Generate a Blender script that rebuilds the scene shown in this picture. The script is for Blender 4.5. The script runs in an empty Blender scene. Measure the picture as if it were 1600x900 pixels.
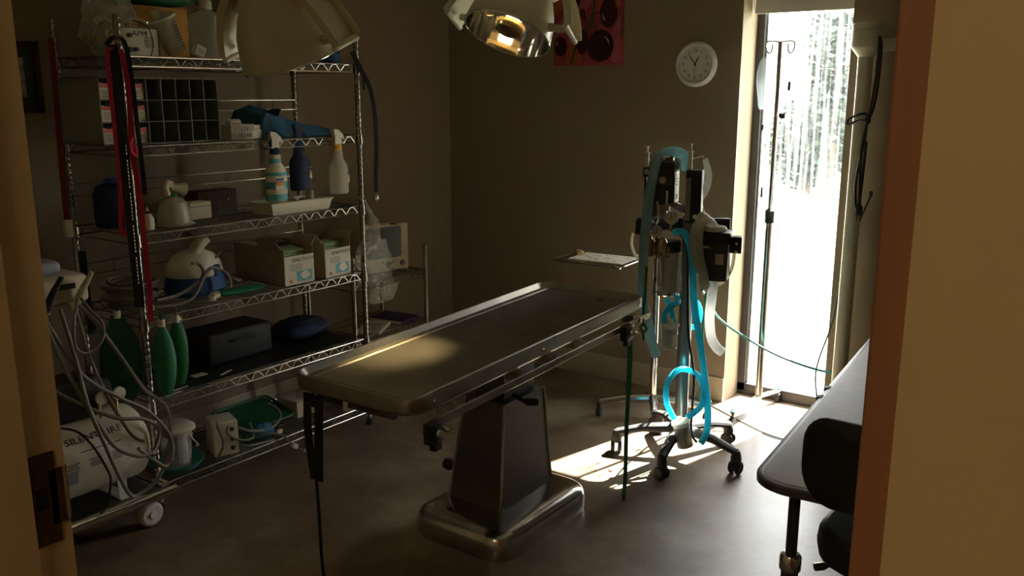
import bpy, bmesh, math, random
from mathutils import Matrix, Vector
random.seed(7)
sc = bpy.context.scene
col = sc.collection
PI = math.pi
PSI = math.radians(36.0777)          # heading of the camera, left of the room's length

# ------------------------------------------------------------------ camera
cd = bpy.data.cameras.new('camera')
cam = bpy.data.objects.new('camera', cd); col.objects.link(cam)
cam.location = (0, 0, 1.6)
cam.rotation_euler = (math.radians(90 - 12.3354), 0, PSI)
cd.sensor_width = 36; cd.lens = 1381 / 1600 * 36; cd.clip_start = .02; cd.clip_end = 300
sc.camera = cam
# ------------------------------------------------------------------ light and exposure
sc.view_settings.view_transform = 'Standard'; sc.view_settings.look = 'None'
sc.view_settings.exposure = 0.0; sc.view_settings.gamma = 1; sc.view_settings.use_curve_mapping = False
w = bpy.data.worlds.new('sky'); sc.world = w; w.use_nodes = True
bg = w.node_tree.nodes['Background']
bg.inputs[0].default_value = (.99, .97, .965, 1); bg.inputs[1].default_value = 17
sd = bpy.data.lights.new('sun', 'SUN'); sd.energy = 85; sd.angle = math.radians(.6); sd.color = (1, .95, .86)
so = bpy.data.objects.new('sun', sd); col.objects.link(so)
so.rotation_euler = Vector((-.25, -1, -1.37)).to_track_quat('-Z', 'Y').to_euler()
so.location = (0, 8, 9)
LAMP_BULB = 9.0        # surgery lamp bulbs
HALL = 17.0             # hallway ceiling lamp

# ------------------------------------------------------------------ materials
M = {}
def mat(name, c, rough=.5, metal=0, var=.12, scale=18, alpha=1, bump=0, spec=.5, stretch=None, emit=None, es=0, coat=0):
    m = bpy.data.materials.new(name); m.use_nodes = True
    nt = m.node_tree; b = nt.nodes['Principled BSDF']
    b.inputs['Roughness'].default_value = rough; b.inputs['Metallic'].default_value = metal
    b.inputs['Alpha'].default_value = alpha; b.inputs['Specular IOR Level'].default_value = spec
    b.inputs['Coat Weight'].default_value = coat
    tc = nt.nodes.new('ShaderNodeTexCoord'); mp = nt.nodes.new('ShaderNodeMapping')
    if stretch: mp.inputs['Scale'].default_value = stretch
    nt.links.new(tc.outputs['Object'], mp.inputs[0])
    n = nt.nodes.new('ShaderNodeTexNoise'); n.inputs['Scale'].default_value = scale; n.inputs['Detail'].default_value = 4
    nt.links.new(mp.outputs[0], n.inputs['Vector'])
    r = nt.nodes.new('ShaderNodeValToRGB')
    r.color_ramp.elements[0].position = .3; r.color_ramp.elements[1].position = .7
    r.color_ramp.elements[0].color = tuple(x * (1 - var) for x in c) + (1,)
    r.color_ramp.elements[1].color = tuple(min(1, x * (1 + var)) for x in c) + (1,)
    nt.links.new(n.outputs[0], r.inputs[0]); nt.links.new(r.outputs[0], b.inputs['Base Color'])
    if bump:
        bp = nt.nodes.new('ShaderNodeBump'); bp.inputs['Strength'].default_value = bump; bp.inputs['Distance'].default_value = .01
        nt.links.new(n.outputs[0], bp.inputs['Height']); nt.links.new(bp.outputs[0], b.inputs['Normal'])
    if emit:
        b.inputs['Emission Color'].default_value = emit + (1,); b.inputs['Emission Strength'].default_value = es
    M[name] = m
    return m
mat('wall', (.30, .232, .15), .75, var=.04, scale=6, bump=.02)
mat('ceiling', (.70, .66, .58), .8, var=.03)
mat('base', (.50, .42, .29), .45, var=.05)
mat('jamb', (.60, .47, .26), .42, var=.03, scale=4)
mat('door_wood', (.36, .16, .08), .5, var=.15, scale=5, stretch=(9, 9, .5))
mat('strike', (.085, .05, .03), .42, .4, var=.2)
mat('black_hole', (.01, .01, .01), .8)
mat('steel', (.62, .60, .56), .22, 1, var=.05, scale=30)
mat('chrome', (.75, .74, .72), .13, 1, var=.04)
mat('wire', (.40, .38, .33), .26, 1, var=.08, scale=40)
mat('wire_dull', (.12, .11, .09), .45, .7, var=.2, scale=40)
mat('thin_paper', (.85, .84, .80), .7, var=.03)
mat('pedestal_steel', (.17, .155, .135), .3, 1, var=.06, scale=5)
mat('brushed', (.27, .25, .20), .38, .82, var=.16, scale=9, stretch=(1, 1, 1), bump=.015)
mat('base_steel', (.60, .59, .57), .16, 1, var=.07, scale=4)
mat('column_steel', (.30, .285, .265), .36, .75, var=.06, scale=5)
mat('black', (.014, .014, .015), .45, var=.2)
mat('black_soft', (.02, .02, .023), .65, var=.2, scale=60)
mat('dark_metal', (.10, .10, .10), .35, .7)
mat('grey_plastic', (.06, .058, .057), .6, spec=.3)
mat('cream', (.74, .68, .50), .38, var=.04)
mat('lamp_cream', (.72, .64, .44), .30, var=.03)
mat('beige', (.60, .52, .36), .5, var=.06)
mat('white', (.72, .665, .52), .4, var=.04)  # yellowed: warm light around the shelving is put into this white
mat('paper', (.72, .66, .53), .7, var=.04)  # paper colour carries the warm room light as a tint
mat('label', (.70, .65, .52), .6, var=.02)  # same warm-light tint put into the label colour
mat('ink', (.03, .03, .035), .6)
mat('red', (.70, .02, .07), .55, var=.1)
mat('darkred', (.22, .012, .012), .6)
mat('pinkred', (.75, .16, .14), .6)
mat('blue', (.02, .09, .26), .6, var=.15)
mat('navy', (.012, .022, .07), .7, var=.2)
mat('drape', (.035, .15, .26), .75, var=.15, bump=.1)
mat('purple', (.07, .05, .14), .7)
mat('green', (.015, .20, .07), .45, var=.12)
mat('darkgreen', (.012, .10, .04), .5, var=.15)
mat('leash_green', (.01, .16, .07), .6)
mat('teal', (.03, .26, .25), .4)
mat('cyan_hose', (.10, .70, .86), .4, var=.06)
mat('paleblue_hose', (.42, .62, .66), .4, var=.05)
mat('cream_hose', (.74, .70, .58), .45, var=.05)
mat('white_hose', (.88, .87, .85), .45, var=.03)
mat('grey_hose', (.20, .18, .135), .5, var=.08)
mat('cardboard', (.40, .24, .10), .75, var=.1)
mat('orange_card', (.62, .30, .06), .7, var=.08)
mat('kraft', (.52, .34, .13), .75, var=.08)
mat('grey_card', (.20, .21, .17), .7, var=.05)
mat('glove_box', (.42, .35, .24), .65, var=.06)
mat('glove_green', (.38, .50, .28), .7)
mat('spray_band', (.10, .38, .44), .45, var=.08)
mat('wrap_white', (.72, .66, .52), .6)
mat('yellow', (.75, .38, .03), .4)
mat('brass', (.55, .42, .20), .25, 1)
mat('amber', (.60, .36, .10), .35, .6, emit=(1, .62, .18), es=.4)
mat('clear', (.86, .88, .88), .12, alpha=.28, var=.03)
mat('clear_frost', (.72, .68, .54), .35, alpha=.55, var=.05)  # frosted plastic, with the warm light's tint put into its colour
mat('bagfilm', (.80, .78, .66), .16, alpha=.30, var=.3, scale=30, bump=.5)
mat('ivbag', (.85, .92, .97), .15, alpha=.33, var=.08)
mat('charcoal', (.30, .36, .38), .5, var=.15, scale=80)
mat('skin_cover', (.30, .33, .40), .35)
mat('chair_vinyl', (.012, .013, .014), .5, var=.2)
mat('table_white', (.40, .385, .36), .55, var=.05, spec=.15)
mat('clock_white', (.80, .78, .72), .4, var=.03)
mat('rim', (.085, .072, .065), .5, var=.1)
mat('dark_rubber', (.03, .03, .032), .6)
mat('bronze', (.07, .065, .065), .4, .6)
mat('alu', (.45, .47, .5), .35, .8)
mat('blind', (.62, .58, .50), .7, var=.03)
mat('screen', (.025, .03, .03), .2)
mat('mirror', (.82, .80, .74), .07, 1, var=.02)
mat('bulb', (1, .95, .8), .4, emit=(1, .80, .45), es=LAMP_BULB * 2)
mat('canvas_red', (.40, .05, .075), .6, var=.55, scale=7)
mat('canvas_orange', (.48, .10, .02), .6, var=.25, scale=9)
mat('canvas_pink', (.50, .11, .17), .6, var=.2, scale=9)
mat('cherry', (.045, .006, .008), .45, var=.4, scale=20)
mat('stem', (.06, .09, .03), .6)
mat('leaf', (.028, .045, .036), .7, var=.35, scale=3)
mat('bark', (.15, .10, .06), .8)
mat('outdoor_ground', (.22, .23, .16), .9, var=.12, scale=1.5)
mat('mount_green', (.05, .09, .05), .7)
mat('frame_wood', (.06, .028, .012), .5)
mat('print', (.45, .38, .30), .7, var=.6, scale=28)
mat('foot_white', (.70, .66, .58), .45)
mat('hall_lamp', (1, 1, 1), .5, emit=(1, .76, .46), es=HALL)
# floor: stained, sealed concrete
def floor_mat():
    m = bpy.data.materials.new('floor'); m.use_nodes = True; nt = m.node_tree; b = nt.nodes['Principled BSDF']
    tc = nt.nodes.new('ShaderNodeTexCoord')
    a = nt.nodes.new('ShaderNodeTexNoise'); a.inputs['Scale'].default_value = 2.6; a.inputs['Detail'].default_value = 8; a.inputs['Roughness'].default_value = .65
    nt.links.new(tc.outputs['Object'], a.inputs['Vector'])
    r = nt.nodes.new('ShaderNodeValToRGB'); e = r.color_ramp.elements
    e[0].position = .34; e[0].color = (.115, .072, .042, 1); e[1].position = .68; e[1].color = (.30, .245, .175, 1)
    k = e.new(.5); k.color = (.185, .133, .082, 1)
    nt.links.new(a.outputs[0], r.inputs[0]); nt.links.new(r.outputs[0], b.inputs['Base Color'])
    rr = nt.nodes.new('ShaderNodeMapRange'); rr.inputs['To Min'].default_value = .34; rr.inputs['To Max'].default_value = .52
    nt.links.new(a.outputs[0], rr.inputs[0]); nt.links.new(rr.outputs[0], b.inputs['Roughness'])
    b2 = nt.nodes.new('ShaderNodeTexNoise'); b2.inputs['Scale'].default_value = 14
    nt.links.new(tc.outputs['Object'], b2.inputs['Vector'])
    bp = nt.nodes.new('ShaderNodeBump'); bp.inputs['Strength'].default_value = .06; bp.inputs['Distance'].default_value = .01
    nt.links.new(b2.outputs[0], bp.inputs['Height']); nt.links.new(bp.outputs[0], b.inputs['Normal'])
    b.inputs['Coat Weight'].default_value = .12; b.inputs['Coat Roughness'].default_value = .22
    M['floor'] = m
floor_mat()
def translucent(name, amount):
    m = M[name]; nt = m.node_tree; out = nt.nodes['Material Output']; b = nt.nodes['Principled BSDF']
    tr = nt.nodes.new('ShaderNodeBsdfTranslucent'); src = b.inputs['Base Color'].links[0].from_socket; nt.links.new(src, tr.inputs[0])
    mx = nt.nodes.new('ShaderNodeMixShader'); mx.inputs[0].default_value = amount
    nt.links.new(b.outputs[0], mx.inputs[1]); nt.links.new(tr.outputs[0], mx.inputs[2]); nt.links.new(mx.outputs[0], out.inputs[0])
translucent('thin_paper', .5)
for k_ in ('cyan_hose', 'paleblue_hose', 'cream_hose', 'white_hose'): translucent(k_, .6)
# window pane: clear glass with milky water streaks
def pane_mat():
    m = bpy.data.materials.new('pane'); m.use_nodes = True; nt = m.node_tree; nt.nodes.remove(nt.nodes['Principled BSDF'])
    out = nt.nodes['Material Output']
    tc = nt.nodes.new('ShaderNodeTexCoord'); mp = nt.nodes.new('ShaderNodeMapping'); mp.inputs['Scale'].default_value = (42, 1, 1.3)
    nt.links.new(tc.outputs['Object'], mp.inputs[0])
    n = nt.nodes.new('ShaderNodeTexNoise'); n.inputs['Scale'].default_value = 1.6; n.inputs['Detail'].default_value = 5
    nt.links.new(mp.outputs[0], n.inputs['Vector'])
    r = nt.nodes.new('ShaderNodeMapRange'); r.inputs['From Min'].default_value = .42; r.inputs['From Max'].default_value = .75
    r.inputs['To Min'].default_value = .004; r.inputs['To Max'].default_value = .06
    nt.links.new(n.outputs[0], r.inputs[0])
    t = nt.nodes.new('ShaderNodeBsdfTransparent'); t.inputs[0].default_value = (.95, .97, .97, 1)
    tr = nt.nodes.new('ShaderNodeBsdfTranslucent'); tr.inputs[0].default_value = (.82, .86, .86, 1)
    mx = nt.nodes.new('ShaderNodeMixShader'); nt.links.new(r.outputs[0], mx.inputs[0]); nt.links.new(t.outputs[0], mx.inputs[1]); nt.links.new(tr.outputs[0], mx.inputs[2])
    g = nt.nodes.new('ShaderNodeBsdfGlossy'); g.inputs['Roughness'].default_value = .05
    mx2 = nt.nodes.new('ShaderNodeMixShader'); mx2.inputs[0].default_value = .05
    nt.links.new(mx.outputs[0], mx2.inputs[1]); nt.links.new(g.outputs[0], mx2.inputs[2]); nt.links.new(mx2.outputs[0], out.inputs[0])
    M['pane'] = m
pane_mat()

# ------------------------------------------------------------------ mesh builder
def T(x, y, z): return Matrix.Translation((x, y, z))
def R(a, ax): return Matrix.Rotation(math.radians(a), 4, ax)
def lerpl(L, k):
    return [L[0]] * k if len(L) == 1 else [L[min(int(q), len(L) - 2)] * (1 - (q - min(int(q), len(L) - 2))) + L[min(int(q), len(L) - 2) + 1] * (q - min(int(q), len(L) - 2)) for q in [i * (len(L) - 1) / max(1, k - 1) for i in range(k)]]
class MB:
    def __init__(s): s.v = []; s.f = []
    def add(s, vs, fs, m=None):
        o = len(s.v)
        s.v += [tuple(m @ Vector(p)) for p in vs] if m else [tuple(p) for p in vs]
        s.f += [tuple(i + o for i in q) for q in fs]; return s
    def box(s, c, d, m=None):
        x, y, z = (k / 2 for k in d)
        vs = [(c[0] + a * x, c[1] + b * y, c[2] + e * z) for e in (-1, 1) for b in (-1, 1) for a in (-1, 1)]
        return s.add(vs, [(0, 2, 3, 1), (4, 5, 7, 6), (0, 1, 5, 4), (2, 6, 7, 3), (0, 4, 6, 2), (1, 3, 7, 5)], m)
    def rbox(s, c, d, r=.005, seg=2, m=None):
        bm = bmesh.new(); bmesh.ops.create_cube(bm, size=1)
        for q in bm.verts: q.co = (q.co.x * d[0], q.co.y * d[1], q.co.z * d[2])
        bmesh.ops.bevel(bm, geom=bm.edges[:], offset=min(r, min(d) * .49), segments=seg, profile=.5, affect='EDGES')
        bm.verts.index_update(); bm.verts.ensure_lookup_table()
        vs = [(q.co.x + c[0], q.co.y + c[1], q.co.z + c[2]) for q in bm.verts]
        fs = [tuple(k.index for k in f.verts) for f in bm.faces]; bm.free()
        return s.add(vs, fs, m)
    def tube(s, pts, r, n=8, closed=False, m=None, flat=1.0, caps=True):
        P = [Vector(p) for p in pts]; k = len(P)
        rs = lerpl(r, k) if isinstance(r, (list, tuple)) else [r] * k
        tg = []
        for i in range(k):
            a = P[(i - 1) % k] if closed or i else P[0]; b = P[(i + 1) % k] if closed or i < k - 1 else P[-1]
            d = (b - a); tg.append(d.normalized() if d.length > 1e-9 else Vector((0, 0, 1)))
        u = Vector((0, 0, 1)).cross(tg[0])
        if u.length < .05: u = Vector((1, 0, 0)).cross(tg[0])
        u.normalize(); vs = []; fs = []
        for i in range(k):
            u = (u - tg[i] * u.dot(tg[i])); u = u.normalized() if u.length > 1e-6 else Vector((1, 0, 0))
            w_ = tg[i].cross(u)
            for j in range(n):
                a = 2 * PI * j / n
                vs.append(P[i] + (u * math.cos(a) + w_ * math.sin(a) * flat) * rs[i])
        for i in range(k if closed else k - 1):
            for j in range(n):
                a, b = i * n, ((i + 1) % k) * n
                fs.append((a + j, a + (j + 1) % n, b + (j + 1) % n, b + j))
        if not closed and caps:
            fs.append(tuple(range(n))[::-1]); fs.append(tuple(range((k - 1) * n, k * n)))
        return s.add(vs, fs, m)
    def cyl(s, a, b, r, r2=None, n=16, m=None): return s.tube([a, b], [r, r if r2 is None else r2], n, m=m)
    def lathe(s, prof, n=24, m=None, arc=1.0):
        vs = []; fs = []; k = len(prof); nn = n if arc >= 1 else n + 1
        for r, z in prof:
            for j in range(nn):
                a = 2 * PI * arc * j / n; vs.append((r * math.cos(a), r * math.sin(a), z))
        for i in range(k - 1):
            for j in range(n):
                a, b = i * nn, (i + 1) * nn; j2 = (j + 1) % nn
                fs.append((a + j, a + j2, b + j2, b + j))
        return s.add(vs, fs, m)
    def prism(s, ol, z0, z1, m=None):
        n = len(ol); vs = [(x, y, z0) for x, y in ol] + [(x, y, z1) for x, y in ol]
        fs = [tuple(range(n))[::-1], tuple(range(n, 2 * n))] + [(i, (i + 1) % n, n + (i + 1) % n, n + i) for i in range(n)]
        return s.add(vs, fs, m)
    def loft(s, rings, cap=True, m=None):
        n = len(rings[0]); vs = [p for q in rings for p in q]; fs = []
        for i in range(len(rings) - 1):
            for j in range(n): fs.append((i * n + j, i * n + (j + 1) % n, (i + 1) * n + (j + 1) % n, (i + 1) * n + j))
        if cap: fs.append(tuple(range(n))[::-1]); fs.append(tuple(range((len(rings) - 1) * n, len(rings) * n)))
        return s.add(vs, fs, m)
    def ball(s, c, r, nu=16, nv=10, m=None, jit=0):
        rx, ry, rz = r if isinstance(r, (tuple, list)) else (r, r, r); vs = []; fs = []
        for i in range(nv + 1):
            t = PI * i / nv
            for j in range(nu):
                a = 2 * PI * j / nu; q = 1 + (random.uniform(-jit, jit) if jit else 0)
                vs.append((c[0] + rx * q * math.sin(t) * math.cos(a), c[1] + ry * q * math.sin(t) * math.sin(a), c[2] - rz * q * math.cos(t)))
        for i in range(nv):
            for j in range(nu): fs.append((i * nu + j, i * nu + (j + 1) % nu, (i + 1) * nu + (j + 1) % nu, (i + 1) * nu + j))
        return s.add(vs, fs, m)
    def ribbon(s, pts, wd, th=.002, wdir=(0, 1, 0), m=None):
        W = Vector(wdir); P = [Vector(p) for p in pts]; rings = []
        if isinstance(wd, (list, tuple)): wd = lerpl(wd, len(P))
        for i, p in enumerate(P):
            t = (P[min(i + 1, len(P) - 1)] - P[max(i - 1, 0)]).normalized()
            b = W - t * W.dot(t); b = b.normalized() if b.length > 1e-3 else Vector((0, 0, 1)); nrm = t.cross(b)
            h = (wd[i] if isinstance(wd, (list, tuple)) else wd) / 2
            rings.append([p + b * h + nrm * th / 2, p - b * h + nrm * th / 2, p - b * h - nrm * th / 2, p + b * h - nrm * th / 2])
        return s.loft(rings, m=m)
    def build(s, name, mt, parent=None, ang=35, **kw):
        me = bpy.data.meshes.new(name); me.from_pydata(s.v, [], s.f)
        bm = bmesh.new(); bm.from_mesh(me); bmesh.ops.remove_doubles(bm, verts=bm.verts[:], dist=1e-6); bmesh.ops.recalc_face_normals(bm, faces=bm.faces[:]); bm.to_mesh(me); bm.free()
        me.polygons.foreach_set('use_smooth', [True] * len(me.polygons)); me.set_sharp_from_angle(angle=math.radians(ang))
        me.materials.append(M[mt]); me.update()
        o = bpy.data.objects.new(name, me); col.objects.link(o); o.parent = parent
        for k, v_ in kw.items(): o[k] = v_
        return o
def cm(pts, k=6, closed=False):
    P = [Vector(p) for p in pts]; n = len(P); out = []
    for i in range(n if closed else n - 1):
        g = (lambda q: P[q % n]) if closed else (lambda q: P[max(0, min(n - 1, q))])
        a, b, c, d = g(i - 1), g(i), g(i + 1), g(i + 2)
        for j in range(k):
            t = j / k
            out.append(.5 * (2 * b + (c - a) * t + (2 * a - 5 * b + 4 * c - d) * t * t + (3 * b - a - 3 * c + d) * t ** 3))
    if not closed: out.append(P[-1])
    return out
def resample(pts, step):
    out = [pts[0]]; acc = 0
    for a, b in zip(pts, pts[1:]):
        L = (b - a).length; t = step - acc
        while t <= L:
            out.append(a.lerp(b, t / L)); t += step
        acc = L - (t - step)
    return out
def corrug(mb, pts, r, step=.006, dr=.0009, n=12, closed=False):
    p = resample(cm(pts, 12, closed), step)
    return mb.tube(p, [r + (dr if i % 2 else -dr) for i in range(len(p))], n)
def rrect(w_, h, r, seg=6):
    o = []
    for cx, cy, a0 in ((w_ / 2 - r, h / 2 - r, 0), (-w_ / 2 + r, h / 2 - r, 90), (-w_ / 2 + r, -h / 2 + r, 180), (w_ / 2 - r, -h / 2 + r, 270)):
        for j in range(seg + 1):
            a = math.radians(a0 + 90 * j / seg); o.append((cx + r * math.cos(a), cy + r * math.sin(a)))
    return o
def thing(name, label, cat, loc=(0, 0, 0), rz=0, group=None):
    o = bpy.data.objects.new(name, None); col.objects.link(o); o.location = loc; o.rotation_euler = (0, 0, math.radians(rz))
    o.empty_display_size = .05; o['label'] = label; o['category'] = cat
    if group: o['group'] = group
    return o
def tag(o, label, cat, group=None):
    o['label'] = label; o['category'] = cat
    if group: o['group'] = group
    return o
def struct(mb, name, mt, parent=None):
    o = mb.build(name, mt, parent)
    if not parent: o['kind'] = 'structure'
    return o
def text(body, size, m, mt, parent, name='lettering', ext=.0004, sx=1):
    c = bpy.data.curves.new('txt', 'FONT'); c.body = body; c.size = size; c.extrude = ext; c.align_x = 'CENTER'; c.align_y = 'CENTER'; c.resolution_u = 2
    t = bpy.data.objects.new('txt', c); col.objects.link(t)
    dg = bpy.context.evaluated_depsgraph_get(); me = bpy.data.meshes.new_from_object(t.evaluated_get(dg))
    bpy.data.objects.remove(t); bpy.data.curves.remove(c)
    me.transform(m @ Matrix.Diagonal((sx, 1, 1, 1))); me.materials.clear(); me.materials.append(M[mt]); me.name = name
    o = bpy.data.objects.new(name, me); col.objects.link(o); o.parent = parent
    return o
FRONT = R(90, 'X')      # lettering upright, facing local -y

# ================================================================== setting
XL, XR, YB, YD, YH, ZC = -3.595, .42, 4.28, .52, .40, 2.72
struct(MB().box(((XL + XR) / 2, (YB + .27 - 1.9) / 2, -.05), (XR - XL + 1.2, YB + .27 + 1.9, .1)), 'floor', 'floor')
struct(MB().box(((XL + XR) / 2, (YB + .27 - 1.9) / 2, ZC + .05), (XR - XL + 1.2, YB + .27 + 1.9, .1)), 'ceiling', 'ceiling')
struct(MB().box((XL - .06, (YD + YB) / 2, ZC / 2), (.12, YB - YD + .4, ZC)), 'wall_left', 'wall')
struct(MB().box((XR + .06, (YD + YB) / 2, ZC / 2), (.12, YB - YD + .4, ZC)), 'wall_right', 'wall')
WX0, WX1, WZ1 = -1.727, -1.207, 2.14
b = MB(); b.box(((XL + WX0) / 2 - .05, YB + .15, ZC / 2), (WX0 - XL + .1, .3, ZC)); b.box(((WX1 + XR) / 2 + .05, YB + .15, ZC / 2), (XR - WX1 + .1, .3, ZC))
b.box(((WX0 + WX1) / 2, YB + .15, (WZ1 + ZC) / 2), (WX1 - WX0, .3, ZC - WZ1)); struct(b, 'wall_back', 'wall')
JX0, JX1, DZ = -1.108, -.065, 2.13
b = MB(); b.box(((XL - .6 + JX0 - .045) / 2, (YD + YH) / 2, ZC / 2), (JX0 - .045 - XL + .6, YD - YH - .006, ZC)); b.box(((JX1 + .045 + XR + .6) / 2, (YD + YH) / 2, ZC / 2), (XR + .6 - JX1 - .045, YD - YH - .006, ZC))
b.box(((JX0 + JX1) / 2, (YD + YH) / 2, (DZ + .045 + ZC) / 2), (JX1 - JX0 + .09, YD - YH - .006, ZC - DZ - .045)); struct(b, 'wall_front', 'jamb')
# hallway the photographer stands in
struct(MB().box(((XL + XR) / 2, -1.8, ZC / 2), (XR - XL + 1.2, .1, ZC)), 'wall_hall_back', 'jamb')
struct(MB().box((XL - .62, -.65, ZC / 2), (.1, 2.3, ZC)), 'wall_hall_left', 'jamb')
struct(MB().box((XR + .62, -.65, ZC / 2), (.1, 2.3, ZC)), 'wall_hall_right', 'jamb')
t = thing('ceiling_light', 'warm rectangular ceiling light in the hallway behind the doorway', 'light', (-.4, -.9, ZC))
MB().rbox((0, 0, -.02), (.62, .34, .04), .006).build('housing', 'white', t); MB().box((0, 0, -.0425), (.56, .28, .005)).build('diffuser', 'hall_lamp', t)
# door frame (hollow metal), with strike plate
b = MB()
for s, jx in ((1, JX0), (-1, JX1)):
    b.box((jx - s * .025, (YD + YH) / 2, DZ / 2), (.05, YD - YH, DZ))
    b.box((jx + s * .008, (YH + .476) / 2, DZ / 2), (.016, .476 - YH, DZ))
    b.box((jx - s * .022, YH - .004, DZ / 2), (.060, .008, DZ)); b.box((jx - s * .025, YD + .004, DZ / 2), (.05, .008, DZ))
b.box(((JX0 + JX1) / 2, (YD + YH) / 2, DZ + .025), (JX1 - JX0 + .1, YD - YH, .05))
fr = struct(b, 'trim_1', 'jamb')
zs = 1.09
b = MB(); b.box((JX0 + .0012, .497, zs), (.0024, .034, .125)); b.box((JX0 + .0012, .514, zs), (.0024, .018, .075))
sp = struct(b, 'strike_plate', 'strike', fr)
MB().box((JX0 + .003, .494, zs + .002), (.002, .014, .028)).build('latch_hole', 'black_hole', sp)
MB().tube([(JX0 + .0025, .522, zs + .037), (JX0 - .002, .5295, zs + .037), (JX0 - .002, .5295, zs - .037), (JX0 + .0025, .522, zs - .037)], .0012, 6).build('lip', 'chrome', sp)
for k in (-.052, .052): MB().lathe([(0, .0014), (.003, .0012), (.0042, 0)], 12, T(JX0 + .0024, .492, zs + k) @ R(90, 'Y')).build('screw', 'strike', sp)
# the door leaf, swung open into the room
d = struct(MB().rbox((0, .51, 1.04), (.046, 1.02, 2.06), .002, 1), 'door_1', 'door_wood')
d.location = (-.1045, .535, 0); d.rotation_euler = (0, 0, math.radians(-2.5))
for k in (.25, 1.05, 1.86):
    h = MB(); h.cyl((.03, -.004, k - .045), (.03, -.004, k + .045), .007, n=10); h.box((.012, -.001, k), (.03, .003, .09)); h.build('hinge', 'bronze', d)
h = MB(); h.cyl((-.024, .95, 1.0), (-.07, .95, 1.0), .012); h.tube([(-.07, .955, 1.0), (-.072, .90, 1.0), (-.07, .84, 1.0)], .009); h.cyl((-.0235, .95, 1.0), (-.03, .95, 1.0), .03); h.build('door_handle', 'steel', d)
# baseboards
struct(MB().box(((XL + WX0) / 2, YB - .005, .065), (WX0 - XL, .01, .13)), 'baseboard_back', 'base')
struct(MB().box(((WX1 + XR) / 2, YB - .005, .065), (XR - WX1, .01, .13)), 'baseboard_back_right', 'base')
struct(MB().box((XL + .005, (YD + YB) / 2, .065), (.01, YB - YD, .13)), 'baseboard_left', 'base')
struct(MB().box((XR - .005, (YD + YB) / 2, .065), (.01, YB - YD, .13)), 'baseboard_right', 'base')
# window: plaster reveals are the wall; frame, pane, blind
YW = 4.50
b = MB()
for x in (WX0 + .02, WX1 - .02): b.box((x, YW, WZ1 / 2 + .01), (.04, .06, WZ1 - .02))
b.box(((WX0 + WX1) / 2, YW, .03), (WX1 - WX0, .06, .06)); b.box(((WX0 + WX1) / 2, YW, WZ1 - .02), (WX1 - WX0, .06, .04))
wn = struct(b, 'window_1', 'bronze')
b = MB()
for x in (WX0 + .045, WX1 - .045): b.box((x, YW + .005, WZ1 / 2 + .02), (.01, .03, WZ1 - .08))
b.build('glazing_bead', 'alu', wn)
MB().box(((WX0 + WX1) / 2, YW + .005, WZ1 / 2 + .01), (WX1 - WX0 - .08, .004, WZ1 - .1)).build('pane', 'pane', wn)
b = MB(); b.box(((WX0 + WX1) / 2 - .0, 4.40, 2.065), (WX1 - WX0 - .03, .012, .15)); b.cyl((WX0 + .01, 4.40, 2.115), (WX1 - .01, 4.40, 2.115), .022)
rb = b.build('roller_blind', 'blind'); tag(rb, 'beige roller blind rolled up at the top of the tall window', 'blind')
MB().tube([(WX0 + .012, 4.385, 2.13), (WX0 + .012, 4.383, 2.03), (WX0 + .018, 4.383, 1.995), (WX0 + .022, 4.385, 2.1)], .002, 6).build('pull_chain', 'white', rb)
# outdoors
struct(MB().box((-6, 34.6, -.16), (90, 60, .1)), 'ground_outside', 'outdoor_ground')
def tree(x, y, h, r, label, n=2600, low=.35):
    o = thing('garden_tree', label, 'tree', (x, y, -.11), 0, 'trees outside the window')
    tr = MB(); tr.tube([(0, 0, 0), (.04, .02, h * .35), (-.03, 0, h * .75)], [.10, .08, .03], 8)
    for k in range(5):
        a = k * 1.3; tr.tube([(0, 0, h * (.3 + .08 * k)), (r * .6 * math.cos(a), r * .6 * math.sin(a), h * (.5 + .08 * k))], [.035, .01], 6)
    tr.build('trunk', 'bark', o)
    b = MB()
    for k in range(n):
        q = Vector((random.gauss(0, 1), random.gauss(0, 1), random.gauss(0, 1))).normalized() * random.random() ** .45
        p = Vector((q.x * r, q.y * r, h * (low + (1 - low) * (.5 + .5 * q.z))))
        m = Matrix.Translation(p) @ Matrix.Rotation(random.uniform(0, 6.28), 4, 'Z') @ Matrix.Rotation(random.uniform(0, 3.14), 4, 'X'); s = random.uniform(.05, .11)
        b.add([(-s, 0, 0), (0, -s * .5, .01), (s, 0, 0), (0, s * .5, .01)], [(0, 1, 2, 3)], m)
    b.build('foliage', 'leaf', o, kind='stuff')
tree(-4.3, 14.6, 3.3, .62, 'pale tall leafy tree seen through the right half of the window', low=.12)
tree(-5.05, 15.8, 1.7, .75, 'low bushy shrub beyond the window, left of the tall tree', 2200, low=.02)
tree(-3.2, 17.5, 2.4, .8, 'rounded tree outside, farthest right beyond the window', 1800, low=.05)
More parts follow.
